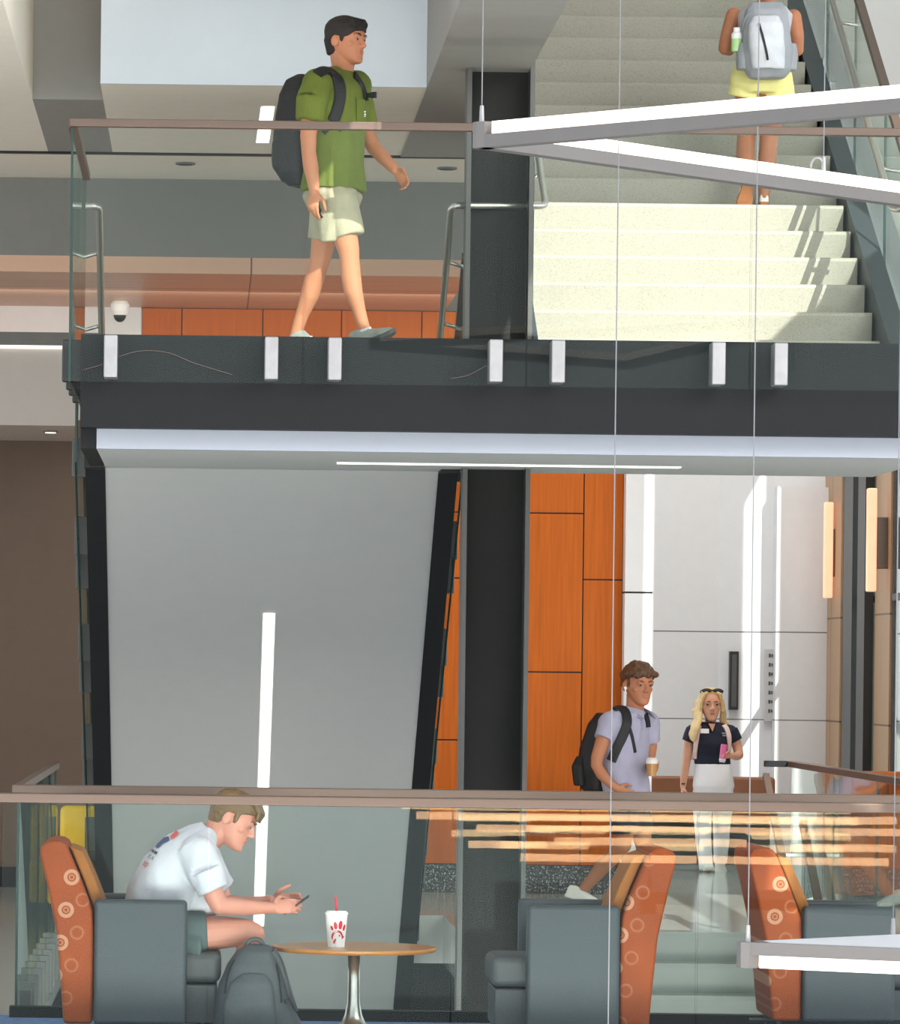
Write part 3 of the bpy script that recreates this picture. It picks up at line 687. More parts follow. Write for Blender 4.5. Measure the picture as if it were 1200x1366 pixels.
# lobby fittings
t = thing('lift_indicator', 'dark upright indicator strip on the white lift wall', 'sign', P(978, 890, 45.4))
a, c_ = P(973, 930, 45.4), P(984, 852, 45.4); B().box((a.x, 45.38, a.z), (c_.x, 45.49, c_.z)).build('plate', M_mull, t); B().box((a.x + .02, 45.37, a.z + .03), (c_.x - .02, 45.39, c_.z - .03)).build('display', M_flange, t)
t = thing('wall_plaque', 'pale upright engraved plaque on the white lift wall, right of the sunlit strip', 'sign', P(1026, 895, 45.3))
a, c_ = P(1020, 944, 45.34), P(1032.5, 848, 45.34); pb = B().box((a.x, 45.31, a.z), (c_.x, 45.37, c_.z)).build('plate', M_under, t)
b = B(); 
for k in range(7):
    z = a.z + .08 + k * (c_.z - a.z - .14) / 6.2; b.box((a.x + .035, 45.305, z), (a.x + .055, 45.312, z + .035)); b.box((a.x + .06, 45.305, z + .005), (a.x + .075, 45.312, z + .03))
b.build('engraving', M_flange, t)
for px0, px1, py0, py1, lab in ((1094, 1106, 650, 778, 'left glowing upright wall lamp on the tan panel'), (1150, 1165, 630, 768, 'right glowing upright wall lamp beside the tall window')):
    x = XT - (.06 if px0 < 1100 else .14); Y = x * FPX / uv((px0 + px1) / 2, 700)[0]; a, c_ = P(px0, py1, Y), P(px1, py0, Y); t = thing('wall_lamp', lab, 'lamp', (x, Y, (a.z + c_.z) / 2))
    B().box((x - .04, Y - .06, a.z), (x + .04, Y + .06, c_.z)).build('shade', M_peach, t, bevel=.012)
    B().box((x + .04, Y - .03, (a.z + c_.z) / 2 - .25), (XT + .01, Y + .03, (a.z + c_.z) / 2 + .2)).build('bracket', M_cap, t, bevel=.01)
t = thing('bench', 'brown leather bench with black base behind the blonde woman', 'bench', (4.25, 44.3, 0))
a, c_ = P(866, 1040, 44.2), P(932, 1020, 44.2)
B().box((a.x, 44.2, .42), (a.x + 1.2, 44.34, c_.z)).build('backrest', M_brownl, t, bevel=.03); B().box((a.x, 44.34, .4), (a.x + 1.2, 44.9, .55)).build('seat', M_brownl, t, bevel=.03)
B().box((a.x + .04, 44.24, 0), (a.x + 1.16, 44.8, .4)).build('plinth', M_blackp, t)
t = thing('sideboard', 'orange wooden cabinet behind the right glass guardrail', 'cabinet', (5.4, 37.2, 0))
B().box((5.06, 37, .06), (5.9, 37.5, 1.02)).build('carcass', M_orange, t)
for k in range(3): B().box((5.07 + k * .276, 36.98, .1), (5.07 + k * .276 + .27, 37.0, .98)).build('door', M_orange, t)
B().box((5.1, 37.03, 0), (5.86, 37.45, .06)).build('plinth', M_mull, t)

# ------------------------------------------------------------------ FURNITURE
def lounge_chair(label, xo, yn, dirx, group='lounge chairs behind the near glass', depth=.72, base=.06, sled=False):
    """dirx=+1: sitter faces +x.  xo: rear edge of the arm, yn: near face"""
    t = thing('lounge_chair', label, 'chair', (xo + dirx * .2, yn + depth / 2, 0), group)
    X = lambda x: xo + dirx * x
    out = [(-.14, base), (-.15, .2), (-.178, .5), (-.225, .72), (-.262, .87), (-.258, .90), (-.24, .922), (-.20, .935), (-.16, .93), (-.138, .915), (-.12, .88), (-.06, .74), (-.006, .6), (.0, .5), (.0, base)]
    b = B(); b.prism([(X(x), z) for x, z in out], yn + .03, yn + depth - .03); b.build('backrest', M_orfab, t, bevel=.018)
    inn = [(.0, .32), (.0, .6), (-.052, .74), (-.112, .88), (-.125, .905), (-.06, .88), (.0, .75), (.06, .6), (.07, .32)]
    b = B(); b.prism([(X(x), z) for x, z in inn], yn + .11, yn + depth - .11); b.build('back_cushion', M_tanfab, t, bevel=.02)
    for y0, y1 in ((yn, yn + .11), (yn + depth - .11, yn + depth)):
        b = B(); b.box((X(.003), y0, base), (X(.445), y1, .655)); b.build('arm', M_grey, t, bevel=.022, seg=3)
    b = B(); b.box((X(.05), yn + .1, base), (X(.592), yn + depth - .1, .25)); b.build('seat_base', M_grey2, t, bevel=.012)
    b = B(); b.box((X(.06), yn + .1, .257), (X(.61), yn + depth - .1, .405)); b.build('seat_cushion', M_grey2, t, bevel=.04, seg=3)
    if sled:
        for y in (yn + .1, yn + depth - .1): B().tube([V((X(-.1), y, base)), V((X(-.1), y, .02)), V((X(.5), y, .02)), V((X(.5), y, base))], .014, 8).build('leg', M_mull, t)
        B().tube([V((X(-.24), yn + .12, base)), V((X(-.1), yn + .12, base))], .012, 8).build('leg', M_mull, t)
    else:
        for x in (.03, .52):
            for y in (yn + .08, yn + depth - .08): B().cone(V((X(x), y, 0)), V((X(x), y, base + .01)), .02, .024).build('leg', M_mull, t)
    return t
def xpx(px, py, Y): return uv(px, py)[0] * Y / FPX
lounge_chair('orange backed grey armchair at left with a man sitting in it', xpx(134, 1280, 22.62), 22.55, 1)
lounge_chair('empty orange backed grey armchair facing left, just right of the round table', xpx(834, 1280, 22.62), 22.5, -1)
lounge_chair('orange backed grey armchair at the far right behind the lower lamp', xpx(1077, 1280, 22.8), 22.72, 1, base=.1, sled=True)
t = thing('coffee_table', 'round oak coffee table on a steel pedestal', 'table', (xpx(481, 1263, 22.85), 22.85, 0))
tc_ = V((xpx(481, 1263, 22.85), 22.85, 0)); TZ = E - (1262 - 895 - 2) * 22.85 / FPX
B().lathe(tc_, [(0, TZ - .022), (.385, TZ - .022), (.398, TZ - .012), (.4, TZ - .004), (.397, TZ), (0, TZ)], 72).build('tabletop', M_oak, t, smooth=False)
B().lathe(tc_, [(0, 0), (.24, 0), (.24, .012), (.12, .03), (.06, .06), (.042, .1), (.031, .16), (.029, .25), (.029, TZ - .03), (0, TZ - .03)], 40).build('pedestal', M_steel, t, smooth=True)
B().box((tc_.x - .2, tc_.y - .03, TZ - .034), (tc_.x + .07, tc_.y + .03, TZ - .022)).build('mount_plate', M_mull, t)
# foam cup with straw
cc = P(457, 1257, 22.8); cc = V((cc.x, 22.8, TZ)); ch = .166; r0, r1 = .040, .054
t = thing('drink_cup', 'white foam cup with red print and a red straw on the table', 'cup', cc)
B().lathe(cc, [(0, 0), (r0, 0), (r0 + (r1 - r0) * .93, ch * .93), (r1 + .001, ch * .94), (r1 + .002, ch * .985), (r1, ch), (0, ch)], 48).build('cup_body', M_cup, t, smooth=False)
B().lathe(cc + V((0, 0, ch)), [(0, 0), (r1 - .004, 0), (r1 - .006, .006), (0, .007)], 40).build('lid', M_cup, t)
B().cone(cc + V((.002, 0, ch - .02)), cc + V((-.006, 0, ch + .075)), .0052, .0052, 10).build('straw', M_red, t)
def cup_pt(s_, z, out=.0012):       # s_: metres around the cup from its front, z: height
    r = r0 + (r1 - r0) * z / ch + out; th = s_ / r; return cc + V((math.sin(th) * r, -math.cos(th) * r, z))
def cup_blob(outline):
    b = B(); n = len(outline)
    b.loft([[cup_pt(s_, z, o) for s_, z in outline] for o in (-.0005, .0014)]); return b
def ellipse2(cx, cz, a, c_, rot, n=18): return [(cx + a * math.cos(2 * math.pi * i / n) * math.cos(rot) - c_ * math.sin(2 * math.pi * i / n) * math.sin(rot), cz + a * math.cos(2 * math.pi * i / n) * math.sin(rot) + c_ * math.sin(2 * math.pi * i / n) * math.cos(rot)) for i in range(n)]
def stroke(pts, w0):
    L, Rr = [], []
    for i, p in enumerate(pts):
        a, c_ = pts[max(i - 1, 0)], pts[min(i + 1, len(pts) - 1)]; d = V((c_[0] - a[0], c_[1] - a[1])).normalized(); ww = w0[i] if isinstance(w0, list) else w0
        L.append((p[0] - d.y * ww, p[1] + d.x * ww)); Rr.append((p[0] + d.y * ww, p[1] - d.x * ww))
    return L + Rr[::-1]
def merge_blobs(outs):
    b = B()
    for o in outs: b.loft([[cup_pt(s_, z, q) for s_, z in o] for q in (-.0005, .0014)])
    return b
arc = [(.004 + .026 * math.cos(a), .047 + .030 * math.sin(a)) for a in [math.radians(200 - i * 18) for i in range(13)]]
outs = [stroke(arc, [.002, .004, .005, .0052, .0052, .005, .005, .005, .005, .0045, .004, .003, .0015]),
        ellipse2(-.024, .092, .0065, .0125, .45), ellipse2(-.006, .104, .0085, .0185, .16), ellipse2(.019, .107, .0105, .0215, -.12), ellipse2(.041, .094, .008, .0165, -.35),
        ellipse2(.014, .056, .0036, .0055, .2), stroke([(-.012, .018), (-.010, .030), (-.004, .040)], [.004, .005, .003]), stroke([(.031, .052), (.040, .050), (.034, .043)], [.003, .0035, .002])]
merge_blobs(outs).build('cup_print', M_red, t)
# two yellow seats in the hall
def yellow(px0, px1, lab, y):
    x0, x1 = xpx(px0, 1150, y), xpx(px1, 1150, y); t = thing('yellow_armchair', lab, 'chair', ((x0 + x1) / 2, y + .3, 0), 'yellow seats in the hall')
    B().box((x0, y + .45, .3), (x1, y + .6, .78)).build('backrest', M_yellow, t, bevel=.04, seg=3)
    B().box((x0, y, .1), (x1, y + .6, .4)).build('seat', M_yellow, t, bevel=.04, seg=3)
    for x in (x0 + .04, x1 - .04): B().cone((x, y + .1, 0), (x, y + .1, .11), .018, .018).build('leg', M_mull, t)
    for x in (x0 + .04, x1 - .04): B().cone((x, y + .5, 0), (x, y + .5, .11), .018, .018).build('leg', M_mull, t)
yellow(83, 132, 'yellow lounge seat in the hall against the dark stair stringer', 33.2)
yellow(44, 79, 'yellow lounge seat in the hall, the left and narrower one', 33.4)
# ------------------------------------------------------------------ PEOPLE
def nrm(*a): return V(a).normalized()
HEAD = [(-.50, .33, .15, .07), (-.475, .385, .06, .125), (-.42, .40, -.04, .178), (-.33, .388, -.15, .226), (-.24, .392, -.25, .258), (-.14, .392, -.34, .288), (-.04, .376, -.40, .314), (.03, .378, -.42, .324), (.09, .402, -.43, .33), (.2, .392, -.44, .334), (.31, .345, -.415, .312), (.4, .25, -.34, .255), (.465, .13, -.22, .165), (.497, .02, -.10, .07)]
def head(b, c, H, f, u, fem=False):
    f, u = V(f).normalized(), V(u).normalized(); r = f.cross(u).normalized(); u = r.cross(f)
    q = lambda x, y, z: c + (r * x + f * y + u * z) * H
    rg = []
    for z, yf, yb, w_ in HEAD:
        cy, hd = (yf + yb) / 2, (yf - yb) / 2; ring = []
        for i in range(32):
            t = 2 * math.pi * i / 32; x, y = math.sin(t), math.cos(t); e = 2.15
            xx = math.copysign(abs(x) ** (2 / e), x) * w_ * (.94 if fem else 1); yy = math.copysign(abs(y) ** (2 / e), y)
            ring.append(q(xx, cy + hd * yy, z))
        rg.append(ring)
    b.loft(rg)
    b.chain([(q(0, .385, .03), .030 * H), (q(0, .43, -.06), .036 * H), (q(0, .458, -.125), .044 * H)])          # nose
    for s_ in (-1, 1):
        b.ball(q(s_ * .05, .42, -.14), .036 * H)
        b.ell(q(s_ * .352, -.06, -.04), r * s_ * .045 * H + f * -.03 * H, f * .078 * H, u * .125 * H)                # ear
        b.ell(q(s_ * .15, .365, .095), r * .11 * H, f * .035 * H, u * .028 * H)                                # brow ridge
        b.ell(q(s_ * .18, .228, -.10), r * .10 * H, f * .085 * H, u * .08 * H); b.ell(q(s_ * .142, .345, .043), r * .075 * H, f * .045 * H, u * .022 * H)                                  # cheekbone
    b.ell(q(0, .385, -.252), r * .085 * H, f * .03 * H, u * .02 * H); b.ell(q(0, .382, -.295), r * .07 * H, f * .032 * H, u * .024 * H)
    b.ball(q(0, .335, -.43), .072 * H)
    return q
def face(q, H, f, u, parent, brow, fem=False):
    f, u = V(f).normalized(), V(u).normalized(); r = f.cross(u).normalized(); u = r.cross(f)
    for s_ in (-1, 1):
        b = B(); b.ell(q(s_ * .142, .347, .002), r * .052 * H, f * .034 * H, u * .022 * H); e = b.build('eye', M_eyew, parent, smooth=True)
        B().ell(q(s_ * .142, .368, .002), r * .036 * H, f * .017 * H, u * .024 * H).build('iris', M_iris, e, smooth=True)
        b = B(); b.tube([q(s_ * .06, .398, .085), q(s_ * .13, .402, .108), q(s_ * .225, .352, .085)], [.012 * H, .017 * H, .008 * H], 8, sub=3); b.build('eyebrow', brow, parent, smooth=True)
    b = B(); b.ell(q(0, .398, -.256), r * .082 * H, f * .022 * H, u * .013 * H); b.ell(q(0, .395, -.289), r * .066 * H, f * .024 * H, u * .017 * H); b.build('lips', M_lip, parent, smooth=True)
def haircap(b, c, H, f, u, grow=.04, top=.03, line=(.10, .42), back=-.22, fem=False):
    """hair over the skull, cut along a hairline plane: up = line[0] + line[1]*forward"""
    f, u = V(f).normalized(), V(u).normalized(); r = f.cross(u).normalized(); u = r.cross(f)
    q = lambda x, y, z: c + (r * x + f * y + u * z) * H
    hb = B(); rg = []
    for z, yf, yb, w_ in HEAD:
        if z < -.35: continue
        cy, hd = (yf + yb) / 2, (yf - yb) / 2 + grow; zz = z + (top * max(0, z) / .5)
        rg.append([q(math.copysign(abs(math.sin(t)) ** .86, math.sin(t)) * (w_ + grow * .8), cy + hd * math.copysign(abs(math.cos(t)) ** .86, math.cos(t)), zz) for t in [2 * math.pi * i / 32 for i in range(32)]])
    hb.loft(rg)
    n = (u - f * line[1]).normalized(); g = bmesh.ops.bisect_plane(hb.bm, geom=hb.bm.verts[:] + hb.bm.edges[:] + hb.bm.faces[:], plane_co=q(0, 0, line[0]), plane_no=n, clear_inner=True)
    bmesh.ops.contextual_create(hb.bm, geom=[e for e in g['geom_cut'] if isinstance(e, bmesh.types.BMEdge)])
    me_ = bpy.data.meshes.new('h'); hb.bm.to_mesh(me_); hb.bm.free(); b.bm.from_mesh(me_); bpy.data.meshes.remove(me_)
    # nape and sides down behind the ears
    b.rings([(q(0, -.20, back), r * .22 * H, f * .21 * H), (q(0, -.22, 0), r * (.30 + grow) * H, f * (.215 + grow * .8) * H), (q(0, -.2, .2), r * .3 * H, f * .22 * H)])
    for s_ in (-1, 1): b.ell(q(s_ * .322, .085, .06), r * .03 * H, f * .055 * H, u * .13 * H)
    return q
def yoke(b, n, sh, r0=.055, r1=.09): b.chain([(V(n), r0), (V(n).lerp(V(sh), .5), (r0 + r1) / 2), (V(sh), r1)])
def hand(b, w0, d, pn, th, L=.19, curl=.35, tc=.4, spread=.0):
    d = V(d).normalized(); th = (V(th) - d * V(th).dot(d)).normalized(); pn0 = d.cross(th); pn = pn0 if pn0.dot(V(pn)) > 0 else -pn0
    b.ell(w0 + d * .27 * L, d * .31 * L, th * .215 * L, pn * .095 * L); b.ell(w0 + d * .40 * L, d * .13 * L, th * .225 * L, pn * .085 * L)
    cv = curl if isinstance(curl, (list, tuple)) else [curl] * 4
    for i in range(4):
        p = w0 + d * (.475 - .02 * abs(i - 1.2)) * L + th * (.165 - .108 * i) * L; ln = (.39, .44, .41, .32)[i] * L; r = (.049, .051, .048, .042)[i] * L
        a = 0.08; nodes = [(p, r)]; dd = (d + th * spread * (1.5 - i)).normalized()
        for k, fr in enumerate((.46, .31, .23)):
            a += cv[i] * (1, 1.1, .8)[k]; p = p + (dd * math.cos(a) + pn * math.sin(a)) * ln * fr; nodes.append((p, r * (.92, .84, .74)[k]))
        b.chain(nodes)
    p = w0 + d * .12 * L + th * .15 * L; t1 = (d * .62 + th * .72 + pn * .25).normalized(); t2 = (d * (.9 - tc * .3) + th * (.35 - tc) + pn * (.3 + tc * .6)).normalized()
    b.chain([(p, .075 * L), (p + t1 * .22 * L, .06 * L), (p + t1 * .22 * L + t2 * .17 * L, .053 * L), (p + t1 * .22 * L + t2 * .30 * L, .042 * L)])
def shoe(parent, heel, toe, up, mu, ms, W=.098, H=.085, name='shoe', collar=None):
    heel, toe, up = V(heel), V(toe), V(up).normalized(); d = (toe - heel); L = d.length; d = d / L; sd = d.cross(up).normalized(); up = sd.cross(d)
    prof = [(.0, .55, .80), (.04, .66, .98), (.18, .72, 1.05), (.32, .76, .98), (.48, .88, .80), (.66, 1.0, .62), (.82, .98, .50), (.94, .74, .40), (1.0, .42, .26)]
    b = B(); rg = []
    for t, w_, h_ in prof:
        c = heel + d * (t * L); rg.append([c + sd * (W / 2 * w_ * math.copysign(abs(math.cos(a)) ** .8, math.cos(a))) + up * (.018 + (H * h_) * max(0, math.sin(a)) ** .75 if math.sin(a) > 0 else .018) for a in [2 * math.pi * i / 20 for i in range(20)]])
    b.loft(rg); o = fuse(b, name, mu, parent, .006, 3)[0]
    b = B(); rg = []
    for t, w_, h_ in [(-.02, .5, 0)] + prof[1:-1] + [(1.02, .36, 0)]:
        c = heel + d * (t * L); lift = .012 * max(0, (t - .75) / .25) ** 2
        rg.append([c + sd * (x * W / 2 * w_ * 1.06) + up * (z + lift) for x, z in ((-1, .026), (-1, 0.004), (-.9, 0), (.9, 0), (1, .004), (1, .026))])
    b.loft(rg).build('sole', ms, o, smooth=False, bevel=.003)
    b = B()
    for k in range(4):
        c = heel + d * ((.36 + .075 * k) * L) + up * (.018 + H * (.93 - .1 * k)); b.tube([c - sd * W * .26 - up * .008, c + up * .004, c + sd * W * .26 - up * .008], .0035, 6)
    b.build('laces', M_cup, o, smooth=True)
    return o
def strap(name, parent, bv, pts, wd, th, m, off=.004):
    pp, nn = [], []
    for x, y in pts:
        p, n = ray(bv, x, y, off); pp.append(p); nn.append(n)
    sp = smooth_path(pp, 4); sn = smooth_path(nn, 4); sn = [n.normalized() for n in sn]
    return B().ribbon(sp, sn, wd, th).build(name, m, parent, smooth=False)
def decal(name, parent, bv, poly_list, m, off=.003):
    """small printed shapes lying on the cloth: polygons in photo-plane pixels"""
    b = B()
    for poly in poly_list:
        vs = []
        for x, y in poly: p, n = ray(bv, x, y, off); vs.append((p, n))
        b.loft([[p for p, n in vs], [p + n * .0015 for p, n in vs]])
    return b.build(name, m, parent)
def person(label, loc): return thing('person', label, 'person', loc)

# ---- 1. the man in green walking on the landing
def green_man():
    Y0 = 26.62; F = lambda x, y, d=0: P(x, y, Y0 + d)
    f = nrm(.86, -.5, 0); r = nrm(-.5, -.86, 0); u = V((0, 0, 1))
    t = person('man in olive green t-shirt and khaki shorts walking along the upper landing', F(440, 462)); t.location.z = ZL
    H = .268; hc = F(441, 50, -.01); hf = nrm(.84, -.54, -.02)
    b = B(); q = head(b, hc, H, hf, u)
    b.rings([(q(0, -.10, -.20), r * .062, f * .068), (F(438, 84), r * .06, f * .064), (F(434, 96), r * .075, f * .07), (F(432, 104), r * .13, f * .08)])
    b.rings([(F(432, 100), r * .12, f * .07), (F(430, 114), r * .185, f * .10), (F(430, 150), r * .185, f * .13), (F(430, 200), r * .165, f * .12), (F(429, 250), r * .165, f * .115), (F(428, 275), r * .15, f * .11)])
    # near (right) arm
    b.chain([(F(403, 114, -.19), .062), (F(396, 150, -.22), .052), (F(394, 178, -.235), .047), (F(395, 200, -.24), .041), (F(398, 218, -.24), .044), (F(402, 240, -.235), .034), (F(404, 254, -.23), .028)])
    hand(b, F(404, 252, -.23), nrm(-.12, -.1, -1), nrm(.9, .5, 0), nrm(.75, -.6, -.1), .19, [.28, .4, .5, .6], .3)
    # far (left) arm swinging forward
    b.chain([(F(456, 112, .19), .06), (F(463, 145, .2), .052), (F(470, 172, .19), .047), (F(482, 192, .14), .042), (F(496, 206, .07), .038), (F(511, 221, 0), .028)])
    hand(b, F(511, 222, 0), nrm(.62, -.35, -.72), nrm(-.7, .2, -.5), nrm(.5, -.7, .3), .185, [.35, .45, .5, .55], .2)
    # near leg forward, far leg behind
    b.chain([(F(434, 268, -.09), .09), (F(444, 305, -.095), .078), (F(451, 328, -.1), .062), (F(453, 342, -.1), .055), (F(455, 362, -.09), .057), (F(459, 385, -.09), .053), (F(467, 410, -.09), .039), (F(474, 432, -.09), .034), (F(482, 446, -.09), .036)])
    b.chain([(F(424, 268, .09), .09), (F(419, 305, .09), .074), (F(415, 336, .09), .062), (F(412, 350, .1), .054), (F(406, 372, .12), .057), (F(400, 393, .12), .052), (F(391, 418, .13), .038), (F(384, 442, .13), .034), (F(381, 460, .13), .036)])
    body, bv = fuse(b, 'body', SK['tanned'], t, .0052, 3)
    face(q, H, hf, u, t, M_hairdk)
    b = B(); haircap(b, hc, H, hf, u, .035, .03, (.08, .26), -.30)
    for k in range(4): b.chain([(q(-.02 + .02 * k, .37, .38 - .02 * k), .055 * H), (q(.16 + .03 * k, .37 - .04 * k, .26 - .02 * k), .055 * H), (q(.25 + .02 * k, .28 - .06 * k, .16 - .01 * k), .045 * H), (q(.30, .2 - .05 * k, .07), .025 * H)])
    for k in range(9):                               # fringe swept to the side
        a = -.24 + .06 * k; b.chain([(q(a, .28, .42), .05 * H), (q(a + .05, .37, .34), .042 * H), (q(a + .08, .395, .27 - .03 * k / 8), .024 * H)])
    fuse(b, 'hair', M_hairdk, t, .006, 2)
    # shirt
    b = B()
    b.rings([(F(434, 92), r * .085, f * .078), (F(432, 100), r * .16, f * .10), (F(430, 112), r * .215, f * .13), (F(430, 140), r * .21, f * .158), (F(430, 178), r * .195, f * .15), (F(430, 215), r * .185, f * .145), (F(429, 240), r * .195, f * .155), (F(429, 250), r * .198, f * .158)])
    b.cone(F(408, 106, -.16), F(398, 130, -.215), .085, .083); b.cone(F(398, 128, -.215), F(395, 157, -.225), .083, .072)
    b.cone(F(453, 106, .16), F(464, 140, .2), .08, .075); b.cone(F(463, 137, .2), F(470, 166, .19), .075, .066)
    yoke(b, F(434, 100) + r * .07, F(406, 111, -.17)); yoke(b, F(434, 100) - r * .07, F(455, 110, .17))
    sh, sv = fuse(b, 't_shirt', M_olive, t, .0075, 3, .022, 8, aniso=(1.3, 1, .5))
    b = B(); b.tube([F(434, 93, 0) + r * (.082 * math.cos(a)) + f * (.076 * math.sin(a)) + V((0, 0, -.012 * math.sin(a))) for a in [2 * math.pi * i / 20 for i in range(21)]], .008, 8); b.build('collar', M_olive, t, smooth=True)
    strap('chest_pocket', t, sv, [(461, 128), (461.5, 141), (462, 154)], .075, .003, M_olive)
    decal('chest_print', t, sv, [[(463, 144), (468, 143), (468, 145), (463, 146)], [(464, 147), (468.5, 146.5), (468.5, 148.5), (464, 149)], [(463, 150), (468, 149.5), (468, 151), (463, 151.5)]], M_cup, .005)
    # shorts
    b = B(); b.rings([(F(429, 244), r * .165, f * .12), (F(429, 258), r * .19, f * .15), (F(429, 272), r * .165, f * .13), (F(429, 286), r * .09, f * .08)])
    b.ball(F(434, 266, -.09), .122); b.ball(F(425, 266, .09), .12); b.cone(F(433, 256, -.08), F(450, 311, -.098), .118, .088); b.cone(F(426, 256, .08), F(416, 317, .09), .11, .084)
    b.cone(F(424, 280, -.12), F(425, 318, -.11), .075, .05)
    so, sov = fuse(b, 'shorts', M_khaki, t, .0075, 2, .011, 10, aniso=(1, 1, .6))
    strap('pocket', t, sov, [(408, 262), (411, 276), (414, 288)], .03, .012, M_black, .0)
    d1 = nrm(.92, -.34, .34); shoe(t, F(474, 458, -.1) - d1 * .065, F(474, 458, -.1) + d1 * .20, nrm(-.3, .1, .95), M_shoeg, M_sole)
    a = F(380, 458, .13); shoe(t, a + V((-.03, 0, .02)), a + V((.19, -.07, -.13)), nrm(.5, 0, .86), M_shoeg, M_sole)
    b = B(); b.cone(F(474, 434, -.09), F(480, 448, -.09), .042, .046); fuse(b, 'sock', M_whitetee, t, .006, 1)
    b = B(); b.cone(F(383, 448, .13), F(381, 460, .13), .040, .045); fuse(b, 'sock', M_whitetee, t, .006, 1)
    # backpack
    bp = thing('backpack', 'black backpack on the back of the green-shirted man', 'backpack', F(378, 240, .06))
    b = B(); D = lambda x, y: F(x, y, .10)
    b.rings([(D(392, 98), r * .10, f * .03), (D(388, 106), r * .14, f * .075), (D(384, 125), r * .155, f * .10), (D(382, 160), r * .16, f * .115), (D(381, 195), r * .16, f * .115), (D(384, 228), r * .155, f * .10), (D(389, 246), r * .12, f * .06)], e=3)
    fuse(b, 'bag_body', M_black, bp, .01, 3, .006, 7)
    b = B(); b.rings([(D(371, 178), r * .11, f * .05), (D(368, 190), r * .13, f * .065), (D(369, 222), r * .13, f * .065), (D(378, 242), r * .10, f * .05)], e=3); fuse(b, 'front_pocket', M_black, bp, .01, 3, .005, 9)
    strap('shoulder_strap', bp, sv, [(404, 96), (414, 91), (424, 95), (432, 106), (435, 122), (432, 140), (426, 158)], .065, .014, M_black)
    strap('shoulder_strap', bp, sv, [(452, 96), (459, 104), (465, 115), (468, 128)], .05, .014, M_black)
    strap('webbing', bp, sv, [(427, 150), (432, 160), (437, 171)], .022, .006, M_black)
    strap('webbing', bp, sv, [(426, 158), (421, 166), (414, 174)], .03, .006, M_black)
    p, n = ray(sv, 467, 123, .01); b = B(); b.bar(p, p + V((.055, -.03, 0)), .02, .026); b.bar(p + V((.03, -.016, 0)), p + V((.06, -.03, 0)), .012, .034); b.build('buckle', M_blackp, bp)
    B().tube([F(363, 140, .0), F(361, 148, .0), F(362, 158, 0)], .006, 6).build('zip_pull', M_blackp, bp)
green_man()

